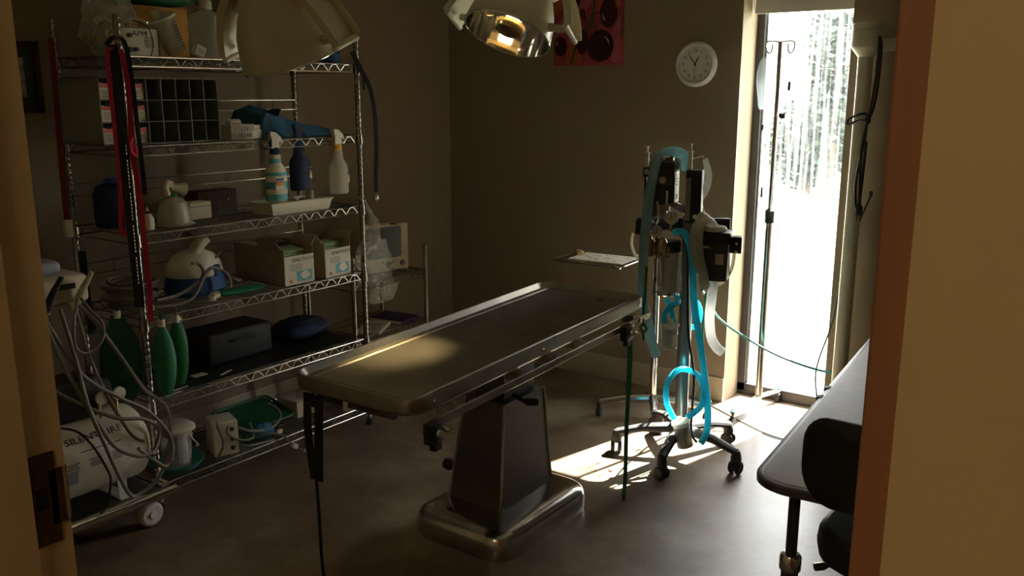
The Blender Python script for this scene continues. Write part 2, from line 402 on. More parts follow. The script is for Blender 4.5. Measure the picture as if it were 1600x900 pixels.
# ================================================================== wire shelving by the left wall
FX, BX, Y0, Y1 = -3.02, -3.456, 1.79, 2.94
ST = [1.735, 1.415, 1.09, .77, .44, .098]
su = thing('wire_shelving_unit', 'tall chrome wire shelving unit with six shelves along the left wall', 'shelving unit', (0, 0, 0))
pm = MB()
pr = [(.0, 0), (.0125, .0)]
z = .0
while z < 1.86:
    pr += [(.0128, z + .003), (.0128, z + .0215), (.0118, z + .0225), (.0118, z + .0245)]; z += .0255
pr += [(.0128, 1.87), (.010, 1.878), (0, 1.88)]
pm.lathe(pr, 10)
post0 = None
for px, py in ((FX, Y0), (FX, Y1), (BX, Y0), (BX, Y1)):
    if post0 is None: post0 = p = pm.build('post', 'wire', su, ang=50)
    else: p = post0.copy(); col.objects.link(p); p.parent = su
    p.location = (px, py, 0)
    f = MB().lathe([(.0, 0), (.018, 0), (.018, .012), (.013, .016), (.013, .03), (0, .03)], 12).build('foot', 'dark_rubber', p)
for i, z in enumerate(ST):
    b = MB()
    for dz in (0, -.034):
        b.tube([(FX, Y0, z + dz), (FX, Y1, z + dz)], .0035, 6); b.tube([(BX, Y0, z + dz), (BX, Y1, z + dz)], .0035, 6)
        b.tube([(FX, Y0, z + dz), (BX, Y0, z + dz)], .0035, 6); b.tube([(FX, Y1, z + dz), (BX, Y1, z + dz)], .0035, 6)
    for px in (FX, BX):
        for py in (Y0, Y1): b.lathe([(.013, -.042), (.019, -.042), (.0165, .006), (.013, .006)], 12, T(px, py, z))
    sh = b.build('shelf', 'wire', su)
    b = MB(); n = 46
    for k in range(1, n):
        y = Y0 + (Y1 - Y0) * k / n; b.tube([(FX, y, z + .001), (BX, y, z + .001)], .0016, 4)
    for k in (1, 2): x = FX + (BX - FX) * k / 3; b.tube([(x, Y0, z - .005), (x, Y1, z - .005)], .003, 5)
    b.build('wire_deck', 'wire_dull', sh)
    b = MB()
    for px in (FX, BX):
        pts = []; n = 15; d = (Y1 - Y0 - .05) / n
        for k in range(n):
            y = Y0 + .025 + k * d
            pts += [(px, y, z - .031), (px, y + d * .32, z - .004), (px, y + d * .62, z - .004), (px, y + d * .94, z - .031)]
        b.tube(pts, .0022, 5)
    b.build('truss', 'wire', sh)
b = MB()     # back ledge wires above each level
for z in (1.53, 1.21, .89):
    for dz in (0, .045): b.tube([(BX + .01, Y0, z + dz), (BX + .01, Y1, z + dz)], .002, 5)
    for k in range(4): y = Y0 + (k + .5) * (Y1 - Y0) / 4; b.tube([(BX + .01, y, z), (BX + .01, y, z + .045)], .0018, 5)
b.build('back_ledge', 'wire', su)
ml = MB().box((-3.235, 2.365, .4445), (.37, 1.08, .003)).build('shelf_mat', 'black'); tag(ml, 'flat black liner mat on the second lowest wire shelf', 'mat')
def tagpiece(x, y, z, a, lab):
    o = MB().box((0, 0, 0), (.012, .075, .0012)).build('shelf_label', 'label'); o.location = (x, y, z); o.rotation_euler = (0, 0, math.radians(a)); tag(o, lab, 'label')
tagpiece(-3.10, 2.19, .4470, 20, 'white paper strip lying on the black mat near the middle')
tagpiece(-3.07, 1.95, .4470, 8, 'white paper strip lying on the black mat, left end')
tagpiece(-3.036, 1.90, .4470, 4, 'white paper strip at the very front edge of the black mat')

def sh(name, label, cat, x, y, lvl, rz=90, group=None, dz=.0025):     # thing on a shelf, local -y faces the room
    return thing(name, label, cat, (x, y, ST[lvl] + dz), rz, group)

# ---------------- top shelf
o = sh('plastic_bag', 'big crumpled clear plastic bag at the left end of the top shelf', 'plastic bag', -3.27, 1.915, 0)
b = MB(); bm = bmesh.new(); bmesh.ops.create_icosphere(bm, subdivisions=4, radius=1)
from mathutils import noise
vs = []
for q in bm.verts:
    p = q.co.copy(); f = 1 + .28 * noise.noise(p * 2.3) + .22 * abs(noise.noise(p * 5.1)); p *= f
    vs.append((p.x * .095, p.y * .085, max(0, .115 + p.z * .12)))
bm.verts.index_update(); b.add(vs, [tuple(k.index for k in f.verts) for f in bm.faces]); bm.free(); b.build('film', 'bagfilm', o, ang=20)
b = MB()
for k in range(7): b.rbox((0, 0, 0), (.05, .03, .03), .008, 2, T(random.uniform(-.045, .045), random.uniform(-.04, .04), .03 + .018 * k) @ R(random.uniform(0, 90), 'X') @ R(random.uniform(0, 90), 'Z'))
b.build('packed_supplies', 'clear_frost', o)
o = sh('amplifier_box', 'small pale instrument box with knobs, speaker holes and a carrying handle', 'instrument', -3.20, 1.955, 0)
MB().rbox((0, 0, .055), (.16, .10, .108), .005).build('case', 'white', o)
b = MB()
for y in (-.051,):
    b.tube([(-.077, y, .004), (-.077, y, .106), (.077, y, .106), (.077, y, .004)], .0022, 6)
b.build('bezel', 'dark_metal', o)
text('APM', .026, T(.0, -.0508, .085) @ FRONT, 'ink', o, sx=1.25)
b = MB()
for i in range(5):
    for j in range(5): b.cyl((.022 + i * .008, -.0495, .04 + j * .008), (.022 + i * .008, -.0508, .04 + j * .008), .0022, n=8)
b.build('speaker_holes', 'ink', o)
for kx, kz, kr in ((-.045, .078, .007), (-.045, .026, .009), (-.022, .028, .007)): MB().lathe([(0, .016), (kr, .016), (kr * 1.1, 0), (0, 0)], 14, T(kx, -.05, kz) @ R(90, 'X')).build('knob', 'dark_metal', o)
MB().tube(cm([(-.05, -.02, .108), (-.045, -.03, .13), (0, -.03, .138), (.045, -.03, .13), (.05, -.02, .108)]), .004, 8).build('handle', 'chrome', o)
MB().tube(cm([(-.01, -.03, .135), (.03, -.06, .11), (.045, -.062, .05), (.035, -.06, .006)]), .0022, 6).build('cord', 'dark_rubber', o)
o = sh('suction_jar', 'frosted graduated canister with flanged lid tipped over to the left', 'canister', -3.21, 2.115, 0)
m = T(.035, 0, .028) @ R(-25, 'Y')
MB().lathe([(0, 0), (.036, 0), (.038, .01), (.043, .135), (.041, .135), (.036, .012), (0, .012)], 24, m).build('jar_wall', 'clear_frost', o)
MB().lathe([(0, .134), (.055, .134), (.056, .143), (.05, .147), (0, .147)], 24, m).build('lid', 'cream', o)
MB().lathe([(.013, .147), (.014, .172), (.009, .173), (.008, .147)], 16, m @ T(-.018, 0, 0)).build('spout', 'cream', o)
b = MB()
for k in range(9): b.box((.012, -.0395 - k * .0005, .02 + k * .012), (.022, .001, .002), m)
b.build('graduations', 'ink', o)
o = sh('small_carton', 'little white carton tilted at the shelf edge beside the large bottle', 'box', -3.07, 2.15, 0)
m = T(0, 0, .0285) @ R(25, 'Y'); MB().rbox((0, 0, 0), (.042, .03, .038), .001, 1, m).build('carton', 'paper', o)
b = MB(); [b.box((0, -.0155, -.008 + k * .005), (.026, .0006, .0014), m) for k in range(4)]; b.build('print_lines', 'ink', o)
o = sh('saline_bottle', 'large translucent plastic bottle with white cap and printed label on top shelf', 'bottle', -3.15, 2.25, 0)
MB().lathe([(0, 0), (.066, 0), (.071, .008), (.072, .07), (.066, .085), (.066, .10), (.072, .115), (.072, .145), (.06, .172), (.03, .185), (.023, .19), (.023, .205), (0, .205)], 28).build('bottle_body', 'clear_frost', o)
MB().lathe([(0, .001), (.064, .002), (.069, .07), (.063, .085), (.066, .092), (0, .093)], 24).build('fluid', 'clear', o)
MB().lathe([(0, .228), (.021, .228), (.025, .222), (.025, .205), (.027, .2), (.027, .196), (0, .196)], 20).build('cap', 'white', o)
a = .125
b = MB(); rings = [[((.0732) * math.sin(t), -(.0732) * math.cos(t), zz) for zz in (.118, .165)] for t in [-.15 + .1 * k for k in range(9)]]
vs = [p for q in rings for p in q]; b.add(vs, [(2 * k, 2 * k + 1, 2 * k + 3, 2 * k + 2) for k in range(8)]); b.build('label_sheet', 'label', o)
b = MB(); [b.box((.0735 * math.sin(.25), -.0735 * math.cos(.25) - .0006, .128 + k * .009), (.034, .0006, .002), Matrix.Identity(4)) for k in range(4)]; b.build('print_lines', 'ink', o)
o = sh('cardboard_carton', 'orange cardboard carton standing behind the bottle on the top shelf', 'box', -3.37, 2.14, 0)
MB().rbox((0, 0, .1025), (.26, .14, .205), .003, 1).build('carton', 'orange_card', o); MB().box((0, -.0705, .1025), (.05, .0015, .20)).build('tape', 'kraft', o)
o = sh('refuse_bag', 'dark green plastic sack lying on top of the orange carton', 'plastic bag', -3.37, 2.10, 0, dz=.2105)
b = MB(); b.ball((0, 0, .03), (.23, .07, .032), 24, 12, jit=.08); b.build('film', 'darkgreen', o, ang=60)
MB().tube(cm([(.2, 0, .035), (.24, -.01, .05), (.27, .0, .03)]), [.02] * 6 + [.008] * 7, 8).build('knot', 'darkgreen', o)
o = sh('kraft_folder', 'tall kraft paper envelope standing upright behind the nearer surgery lamp', 'envelope', -3.30, 2.53, 0)
MB().box((0, 0, .17), (.17, .02, .34), R(0, 'X')).build('sheet', 'kraft', o); MB().add([(-.085, -.0105, .34), (.085, -.0105, .34), (.0, -.0125, .27)], [(0, 1, 2)]).build('flap', 'cardboard', o)
MB().box((-.03, -.02, .12), (.09, .012, .24)).build('inner_card', 'beige', o)
o = sh('camera_case', 'small dark blue camera pouch at the right end of the top shelf', 'pouch', -3.14, 2.885, 0)
MB().rbox((0, 0, .036), (.10, .06, .07), .012, 3).build('pouch', 'navy', o); MB().tube(cm([(-.05, 0, .06), (-.07, -.03, .02), (-.05, -.05, .003)]), .003, 6).build('strap', 'black_soft', o)
MB().rbox((.0, -.031, .03), (.07, .008, .035), .003).build('pocket', 'blue', o)
o = sh('brown_carton', 'brown cardboard box stacked high at the right end of the top shelf', 'box', -3.34, 2.84, 0)
MB().rbox((0, 0, .20), (.20, .17, .40), .003, 1).build('carton', 'cardboard', o); MB().box((0, -.0855, .20), (.045, .0012, .398)).build('tape', 'kraft', o)

# ---------------- second shelf: pigeonhole organizer
o = sh('pigeonhole_organizer', 'grey pigeonhole organizer with three rows of compartments on the second shelf', 'organizer', -3.24, 1.995, 1)
W, Hh, D = .50, .245, .28
x0 = -W / 2
b = MB(); t = .004
b.box((0, D / 2 - t / 2, Hh / 2), (W, t, Hh)); b.box((0, 0, t / 2), (W, D, t)); b.box((0, 0, Hh - t / 2), (W, D, t)); b.box((-W / 2 + t / 2, 0, Hh / 2), (t, D, Hh)); b.box((W / 2 - t / 2, 0, Hh / 2), (t, D, Hh))
b.build('case', 'grey_card', o)
cw = (W - t) / 8
for k in range(1, 8): MB().box((x0 + t / 2 + k * cw, 0, Hh / 2), (t * .8, D - .004, Hh - 2 * t)).build('divider', 'grey_card', o)
rh = (Hh - t) / 3
for k in range(1, 3): MB().box((0, .001, t / 2 + k * rh), (W - 2 * t, D - .006, t * .8)).build('compartment_shelf', 'grey_card', o)
cols = ['first', 'second', 'third']; rows = ['bottom', 'middle', 'top']
for c in range(3):
    for r in range(3):
        lx = x0 + t / 2 + (c + .5) * cw; lz = t / 2 + r * rh + t * .5
        q = thing('suture_box', f'white and pink suture box in the {rows[r]} row, {cols[c]} pigeonhole from the left', 'box', (-3.24 + D / 2 - .012, 1.995 + lx, ST[1] + .0025 + lz), 90, 'suture boxes in the organizer')
        MB().box((0, .06, .030), (cw - .012, .12, .058)).build('carton', 'paper', q)
        MB().box((0, -.0006, .050), (cw - .012, .0012, .014)).build('pink_band', 'pinkred', q)
        b = MB(); b.lathe([(0, 0), (.010, 0), (.010, .0012), (0, .0012)], 12, T(0, .0002, .0595) @ R(90, 'X')); b.build('thumb_notch', 'black_hole', q)
        b = MB(); [b.box((0, -.0005, .012 + k * .007), (cw * .5, .001, .0016)) for k in range(4)]; b.build('print_lines', 'grey_plastic', q)
o = sh('plastic_basket', 'small white slotted plastic basket on the second shelf', 'basket', -3.12, 2.335, 1)
b = MB(); a, h2, tt = (.105, .08), .062, .002
for s in (-1, 1):
    for k in range(8):       # front and back: slats leave slots
        b.box((-.0525 + .0075 + k * .0128, s * .04, .03), (.005, tt, .058))
    for zz in (.006, .03, .056): b.box((0, s * .04, zz), (.105, tt, .010))
    b.box((s * .0525, 0, .03), (tt, .08, .06))
b.box((0, 0, .001), (.105, .08, .002)); b.build('basket_wall', 'white', o)
b = MB(); b.tube([(-.056, -.043, .061), (.056, -.043, .061), (.056, .043, .061), (-.056, .043, .061)], .003, 6, closed=True); b.build('rim', 'white', o)
q = thing('soap_bar', 'pale rounded packet sticking up out of the white basket', 'packet', (-3.12, 2.325, ST[1] + .005), 90); MB().rbox((0, 0, .042), (.06, .035, .08), .01, 3).build('packet', 'wrap_white', q); MB().box((0, -.0182, .055), (.04, .001, .02)).build('printed_band', 'pinkred', q)
o = sh('white_carton', 'small plain white carton next to the white basket', 'box', -3.15, 2.445, 1)
MB().rbox((0, 0, .019), (.055, .05, .038), .002, 1).build('carton', 'white', o); MB().rbox((.006, 0, .0475), (.036, .04, .018), .002, 1).build('lid', 'paper', o)
o = sh('surgical_drape', 'folded blue surgical drape heaped across the second shelf', 'drape', -3.24, 2.745, 1)
b = MB(); nx, ny = 30, 12; vs = []
for i in range(nx + 1):
    for j in range(ny + 1):
        u, v_ = i / nx, j / ny
        x = -.28 + .42 * u; y = -.13 + .27 * v_
        h = (.135 * (1 - u) ** 1.2 * min(1, u * 9) + .025) * (1 - .5 * abs(v_ - .55)) + .014 * noise.noise(Vector((u * 7, v_ * 4, 0)))
        if i in (0, nx) or j in (0, ny): h = .003
        vs.append((x, y, max(.003, h)))
fs = [(i * (ny + 1) + j, (i + 1) * (ny + 1) + j, (i + 1) * (ny + 1) + j + 1, i * (ny + 1) + j + 1) for i in range(nx) for j in range(ny)]
b.add(vs, fs); b.build('cloth_top', 'drape', o, ang=60)
MB().box((-.07, .0, .0015), (.42, .26, .003)).build('cloth_underside', 'navy', o)
b = MB(); rings = [[(-.27 + .03 * math.sin(k * .7), -.10 + k * .02, .003), (-.20, -.10 + k * .02, .05 + .004 * k), (-.15, -.10 + k * .02, .12 + .003 * math.sin(k))] for k in range(9)]
b.add([p for q in rings for p in q], [(3 * k + j, 3 * k + j + 1, 3 * k + j + 4, 3 * k + j + 3) for k in range(8) for j in range(2)]); b.build('fold', 'navy', o)
o = sh('crumpled_wrapper', 'small crumpled clear wrapper behind the blue banded spray bottle', 'wrapper', -3.06, 2.60, 1)
b = MB(); b.ball((0, 0, .013), (.03, .02, .013), 12, 8, jit=.2); b.build('film', 'clear_frost', o); MB().cyl((-.03, 0, .008), (-.045, .006, .008), .006).build('twist', 'clear_frost', o)

# ---------------- spray bottles hanging from the second shelf by their triggers
def spray(y, lab, body, head, neckm, dark=False, label_on=True, hgt=1.0, bands=False):
    o = thing('spray_bottle', lab, 'spray bottle', (-2.992, y, 1.163), 90, 'spray bottles hung on the shelf edge')
    P = [(0, 0), (.044, 0), (.05, .006), (.05, .115), (.047, .13), (.028, .155), (.026, .185), (.024, .195), (0, .195)]
    b = MB().lathe(P, 24, Matrix.Diagonal((1, .72, hgt, 1))); bd = b.build('bottle_body', body, o)
    if bands:
        for za, zb in ((.004, .03), (.052, .082), (.106, .132), (.158, .176)):
            rr = lambda z: .0508 if z < .118 else (.0508 - (z - .118) * .62 if z < .155 else .0278)
            MB().lathe([(rr(za) - .001, za), (rr(za), za), (rr((za + zb) / 2), (za + zb) / 2), (rr(zb), zb), (rr(zb) - .001, zb)], 24, Matrix.Diagonal((1, .72, hgt, 1))).build('wrap_band', 'spray_band', bd)
    MB().lathe([(.018, .193), (.023, .193), (.023, .215), (.018, .222), (0, .222)], 18, Matrix.Diagonal((1, .8, 1, 1))).build('collar', neckm, o)
    b = MB(); ol = [(-.020, .218), (.018, .218), (.016, .245), (.034, .252), (.030, .262), (.002, .285), (-.022, .288), (-.026, .276), (-.018, .258)]
    b.prism(ol, -.011, .011, R(90, 'X')); b.build('trigger_head', head, o)
    b = MB(); b.prism([(.004, .283), (.040, .245), (.036, .236), (.0, .272)], -.009, .009, R(90, 'X')); b.build('shroud', head, o)
    b = MB(); b.ribbon([(-.010, 0, .262), (-.022, 0, .246), (-.020, 0, .226)], .012, .004, (0, 1, 0)); b.build('trigger', neckm, o)
    b = MB(); b.cyl((-.022, 0, .281), (-.033, 0, .281), .006, n=10); b.build('nozzle', neckm, o)
    if label_on:
        lx = .036 if not bands else -.012
        yy = -.026 if not bands else -.0372
        w_ = .018 if not bands else .045
        lb = MB().rbox((lx, yy, .075), (w_, .002, .05), .0008, 1).build('hazard_label', 'label', o)
        for k, c in enumerate(('blue', 'pinkred', 'yellow')): MB().box((lx, yy - .0013, .092 - k * .011), (w_ * .9, .0012, .009)).build('label_stripe', c, lb)
    return o
spray(2.425, 'spray bottle wrapped in turquoise and white bands hanging from the second shelf', 'wrap_white', 'white', 'navy', bands=True)
spray(2.775, 'clear half full spray bottle with yellow collar hanging from the second shelf', 'clear_frost', 'white', 'yellow')
q = spray(2.61, 'dark blue spray bottle hanging between the banded and the clear ones', 'navy', 'navy', 'blue'); q.location = (-3.045, 2.60, 1.19)
q['label'] = 'dark blue spray bottle hanging between the turquoise banded and the clear one'

# ---------------- third shelf
o = sh('supply_tray', 'cream plastic tray of small supplies under the spray bottles', 'tray', -3.11, 2.60, 2)
b = MB(); b.box((0, 0, .003), (.32, .13, .006))
def wallring(b, w0, d0, w1, d1, h, th=.004):
    for s in (-1, 1):
        b.loft([[(-w0 / 2, s * d0 / 2, 0), (w0 / 2, s * d0 / 2, 0), (w0 / 2, s * (d0 / 2 - th), 0), (-w0 / 2, s * (d0 / 2 - th), 0)], [(-w1 / 2, s * d1 / 2, h), (w1 / 2, s * d1 / 2, h), (w1 / 2, s * (d1 / 2 - th), h), (-w1 / 2, s * (d1 / 2 - th), h)]])
        b.loft([[(s * w0 / 2, -d0 / 2, 0), (s * w0 / 2, d0 / 2, 0), (s * (w0 / 2 - th), d0 / 2, 0), (s * (w0 / 2 - th), -d0 / 2, 0)], [(s * w1 / 2, -d1 / 2, h), (s * w1 / 2, d1 / 2, h), (s * (w1 / 2 - th), d1 / 2, h), (s * (w1 / 2 - th), -d1 / 2, h)]])
wallring(b, .32, .13, .345, .15, .05); b.build('tray_wall', 'cream', o)
b = MB(); b.tube([(-.175, -.077, .05), (.175, -.077, .05), (.175, .077, .05), (-.175, .077, .05)], .004, 6, closed=True); b.build('rim', 'cream', o)
def small(name, lab, cat, x, y, z, rz=90): return thing(name, lab, cat, (x, y, z), rz)
z2 = ST[2] + .0095
o = small('tape_roll', 'white roll of tape standing upright in the cream tray', 'tape roll', -3.12, 2.715, z2)
MB().lathe([(.009, 0), (.017, 0), (.017, .075), (.009, .075), (.009, 0)], 20).build('tape_winding', 'white', o); MB().lathe([(.007, .001), (.0088, .001), (.0088, .076), (.007, .076), (.007, .001)], 16).build('core', 'cardboard', o)
for i, (yy, xx, a, lab) in enumerate(((2.53, -3.10, 20, 'pale gauze packet at the left end of the cream tray'), (2.60, -3.13, -35, 'pale gauze packet in the middle of the cream tray'), (2.66, -3.09, 60, 'pale gauze packet next to the upright tape roll'))):
    o = small('gauze_packet', lab, 'packet', xx, yy, z2, 90 + a); MB().rbox((0, 0, .022), (.075, .05, .044), .012, 3).build('packet', ('wrap_white', 'paper', 'clear_frost')[i], o); MB().box((.0, -.0252, .022), (.05, .0012, .012)).build('print_band', 'skin_cover', o)
o = small('plastic_ruler', 'long pale plastic strip leaning behind the cream tray', 'ruler', -3.25, 2.66, ST[2] + .003)
m = T(0, .0, .075) @ R(-16, 'Y'); MB().box((0, 0, 0), (.24, .004, .028), m).build('strip', 'clear_frost', o)
b = MB(); [b.box((-.11 + k * .011, -.0023, .008), (.001, .0008, .009), m) for k in range(21)]; b.build('graduations', 'ink', o); MB().rbox((0, .02, .03), (.10, .03, .06), .004).build('rest_block', 'grey_plastic', o)
o = sh('anesthesia_mask', 'clear dome mask with folded beige valve on the third shelf', 'mask', -3.16, 2.045, 2)
MB().lathe([(.076, 0), (.079, .003), (.066, .01), (.062, .05), (.05, .09), (.03, .104), (.014, .108), (.013, .115), (.011, .115), (.012, .105), (.028, .1), (.047, .088), (.058, .05), (.062, .012)], 28).build('dome', 'clear_frost', o)
MB().lathe([(.0, .112), (.020, .112), (.020, .125), (.0, .125)], 16, T(0, 0, 0)).build('green_ring', 'green', o)
b = MB(); b.tube(cm([(-.022, 0, .12), (-.032, -.004, .145), (-.02, 0, .165), (.0, 0, .158)]), [.014] * 19, 10); b.build('valve_stub', 'beige', o)
MB().lathe([(.012, 0), (.020, .03), (.028, .055), (.026, .055), (.011, .002)], 18, T(.0, 0, .15) @ R(105, 'Y')).build('valve_cone', 'beige', o)
o = sh('cream_carton', 'small plain cream carton beside the clear dome mask', 'box', -3.25, 2.205, 2)
MB().rbox((0, 0, .035), (.105, .07, .07), .002, 1).build('carton', 'cream', o); MB().box((0, -.036, .052), (.103, .001, .002)).build('lid_seam', 'ink', o)
o = sh('water_cooler_bottle', 'dark blue rounded container in the shadowed left end of the third shelf', 'container', -3.30, 1.875, 2)
MB().lathe([(0, 0), (.068, 0), (.073, .01), (.073, .13), (.06, .16), (.03, .172), (0, .172)], 24).build('container_wall', 'navy', o); MB().lathe([(0, .171), (.028, .171), (.028, .19), (0, .19)], 16).build('lid', 'blue', o)
o = sh('squeeze_bottle', 'little white bottle with a nozzle beside the hanging leashes', 'bottle', -3.12, 1.905, 2)
MB().lathe([(0, 0), (.022, 0), (.023, .04), (.012, .06), (.008, .065), (.003, .085), (0, .085)], 16).build('bottle_body', 'white', o); MB().lathe([(.009, .062), (.011, .062), (.011, .07), (.007, .072)], 12).build('collar', 'grey_plastic', o)
o = sh('slide_box', 'dark brown flat case at the back of the third shelf', 'case', -3.36, 2.36, 2)
MB().rbox((0, 0, .05), (.20, .10, .10), .004).build('case', 'frame_wood', o); [MB().rbox((kx, -.052, .06), (.012, .006, .018), .001, 1).build('clasp', 'brass', o) for kx in (-.05, .05)]

# ---------------- fourth shelf
o = sh('nebulizer', 'white rounded medical device with handle wrapped in blue cloth', 'medical device', -3.27, 2.19, 3)
MB().lathe([(0, .07), (.115, .07), (.125, .09), (.118, .13), (.09, .165), (.05, .185), (.0, .19)], 28, Matrix.Diagonal((1, .8, 1, 1))).build('dome', 'white', o)
MB().tube(cm([(-.02, -.02, .16), (.0, -.04, .21), (.035, -.06, .24)]), [.024, .025, .026, .026, .026, .026, .026, .026, .025, .024, .022, .02, .018], 12, m=T(-.0, 0, .0)).build('handle', 'white', o)
b = MB(); b.lathe([(0, 0), (.12, 0), (.135, .02), (.13, .06), (.118, .085), (.10, .09), (0, .09)], 26, Matrix.Diagonal((1, .8, 1, 1))); b.build('blue_wrap', 'blue', o)
MB().rbox((.045, -.085, .10), (.035, .03, .05), .006, 2, R(0, 'X')).build('blue_clip', 'blue', o)
b = MB(); b.tube(cm([(.06, -.07, .15), (.11, -.04, .165), (.13, 0, .14), (.125, .03, .09)]), .005, 8); b.build('cord', 'grey_hose', o)
def glove(y, lab, ang):
    o = sh('glove_box', lab, 'box', -3.04, y, 3, 90 + ang, 'glove boxes on the fourth shelf')
    W, D, H_ = .165, .36, .165
    b = MB(); b.box((0, D / 2, .002), (W, D, .004)); b.box((-W / 2 + .001, D / 2, H_ / 2), (.002, D, H_)); b.box((W / 2 - .001, D / 2, H_ / 2), (.002, D, H_)); b.box((0, D - .001, H_ / 2), (W, .002, H_))
    b.box((0, D * .78, H_), (W, D * .44, .003)); b.box((0, .001, H_ * .40), (W, .002, H_ * .8))
    b.build('carton', 'glove_box', o)
    f = MB().box((0, -.0008, H_ * .41), (W * .98, .0016, H_ * .78)).build('front_panel', 'label', o)
    text('SENSI-TOUCH', .022, T(.018, -.002, .112) @ FRONT, 'ink', f, sx=.85)
    b = MB(); [b.box((-.02, -.002, .092 - k * .006), (.06 + .012 * (k % 2), .0006, .0014)) for k in range(5)]; b.build('print_lines', 'grey_plastic', f)
    MB().box((.025, -.002, .038), (.085, .0008, .046)).build('blue_print', 'spray_band', f)
    b = MB(); b.ball((.03, -.0025, .04), (.026, .0008, .018), 12, 6, jit=.12); b.build('hand_print', 'wrap_white', f)
    MB().box((-.05, -.002, .02), (.014, .0008, .014)).build('red_mark', 'pinkred', f)
    for k in range(5):
        b = MB(); b.rbox((0, 0, 0), (.14, .10, .022), .01, 2, T(random.uniform(-.006, .006), .10, .075 + k * .017) @ R(random.uniform(-6, 6), 'X')); b.build('folded_gloves', 'glove_green', o)
    for s in (-1, 1): MB().box((0, 0, 0), (.003, .15, .05), T(s * (W / 2 + .012), .09, H_ + .014) @ R(s * 35, 'Y')).build('flap', 'glove_box', o)
glove(2.565, 'opened carton of green gloves, the left one of two on the fourth shelf', -2)
glove(2.795, 'opened carton of green gloves standing against the right front shelf post', 2)
def wobj(name, lab, cat, base): return thing(name, lab, cat, base, 0)
o = wobj('coiled_tubing', 'tangle of grey breathing hoses coiled on the left of fourth shelf', 'hose', (-3.28, 1.90, ST[3] + .003))
for k in range(9):
    pts = []
    ph = k * .9; rx, ry = .06 + .012 * (k % 5), .075 + .012 * (k % 4)
    for a in range(10):
        t_ = ph + a * .7; pts.append((rx * math.cos(t_), ry * math.sin(t_), .01 + .011 * k + .004 * math.sin(a * 2)))
    MB().tube(cm(pts, 4), .0065, 7).build('hose', 'grey_hose', o)
o = wobj('connector_hose', 'grey looped hose with cream fitting in front of the white device', 'hose', (-3.12, 2.08, ST[3] + .003))
z3 = ST[3] + .003
for pts in ([(0, -.168, .036), (0, -.068, .043), (0, .024, .080), (0, .051, .116), (0, .03, .154), (0, 0, .158)], [(.01, -.183, .012), (.02, -.038, .014), (.01, .04, .091), (0, .082, .124), (-.01, .134, .113), (0, .173, .074), (.01, .167, .0095)]):
    MB().tube(cm(pts, 6), .0075, 8).build('hose', 'grey_hose', o)
MB().lathe([(.009, 0), (.012, .003), (.012, .03), (.009, .033)], 14, T(.01, -.19, .014) @ R(90, 'X')).build('fitting', 'cream', o)
o = wobj('green_face_mask', 'bright green flat rubber mask with cream elbow lying on fourth shelf', 'mask', (-3.09, 2.26, z3))
b = MB(); b.ball((0, .03, .016), (.045, .115, .016), 24, 10); b.build('mask_body', 'green', o)
MB().lathe([(.012, 0), (.016, .002), (.016, .03), (.012, .034)], 14, T(0, -.085, .017) @ R(90, 'X')).build('elbow', 'cream', o)
MB().lathe([(.013, 0), (.017, .002), (.017, .02), (.013, .022)], 14, T(.01, -.125, .0) ).build('socket', 'cream', o)

# green breathing bags hanging from the fourth shelf
def gbag(x, y, ztop, zbot, w_, lab, mt='green', tilt=0):
    o = thing('breathing_bag', lab, 'breathing bag', (x, y, zbot), 60 + tilt, 'green breathing bags')
    h = ztop - zbot; rings = []
    for k in range(15):
        t_ = k / 14; s = math.sin(PI * min(1, (t_ * .93 + .07)) ** 1.0) ** .6 if t_ < .98 else .3
        s = max(s, .22); rings.append([(w_ / 2 * s * math.cos(a), .018 * s * math.sin(a) * (1 + .25 * math.sin(3 * a)), t_ * h) for a in [2 * PI * j / 14 for j in range(14)]])
    MB().loft(rings).build('bag_skin', mt, o)
    MB().lathe([(.010, h - .01), (.0135, h - .01), (.0135, h + .018), (.010, h + .018)], 14).build('neck_fitting', 'cream', o)
    b = MB(); b.tube(cm([(0, 0, h + .006), (.0, .012, h + .03), (0, .03, h + .036)]), .004, 6); b.build('hang_loop', 'darkgreen', o)
gbag(-2.97, 1.83, .755, .475, .085, 'long green breathing bag hanging just right of the shelf post')
gbag(-2.985, 1.90, .755, .495, .075, 'green breathing bag hanging third along from the shelf post', tilt=-15)
gbag(-3.06, 1.71, .80, .46, .15, 'wide dark green breathing bag hanging left of the shelf post', 'darkgreen')
gbag(-3.10, 1.985, .72, .52, .06, 'narrow dark green breathing bag hanging deepest under the fourth shelf', 'darkgreen')

# ---------------- fifth shelf
o = sh('duffel_bag', 'dark navy soft bag at the right of the black mat', 'bag', -3.27, 2.74, 4, dz=.006)
b = MB(); b.ball((0, 0, .052), (.155, .11, .052), 24, 12, jit=.05); b.build('bag_shell', 'navy', o, ang=60); MB().tube(cm([(-.09, -.05, .085), (-.05, -.09, .105), (.05, -.09, .105), (.09, -.05, .085)]), .006, 8).build('carry_handle', 'black_soft', o)
o = sh('black_machine_case', 'low black equipment case in the shadow of the fifth shelf', 'case', -3.31, 2.36, 4, dz=.006)
MB().rbox((0, 0, .07), (.34, .20, .14), .015, 3).build('case', 'black_soft', o); MB().tube(cm([(-.06, -.1, .09), (-.05, -.125, .10), (.05, -.125, .10), (.06, -.1, .09)]), .006, 8).build('handle', 'black_soft', o)
o = sh('torn_paper', 'small scrap of white paper lying flat on the black mat', 'paper', -3.16, 2.10, 4, dz=.0065); MB().box((0, 0, .0005), (.06, .04, .001)).build('scrap', 'paper', o); MB().box((.005, 0, .0015), (.04, .02, .001)).build('fold', 'beige', o)

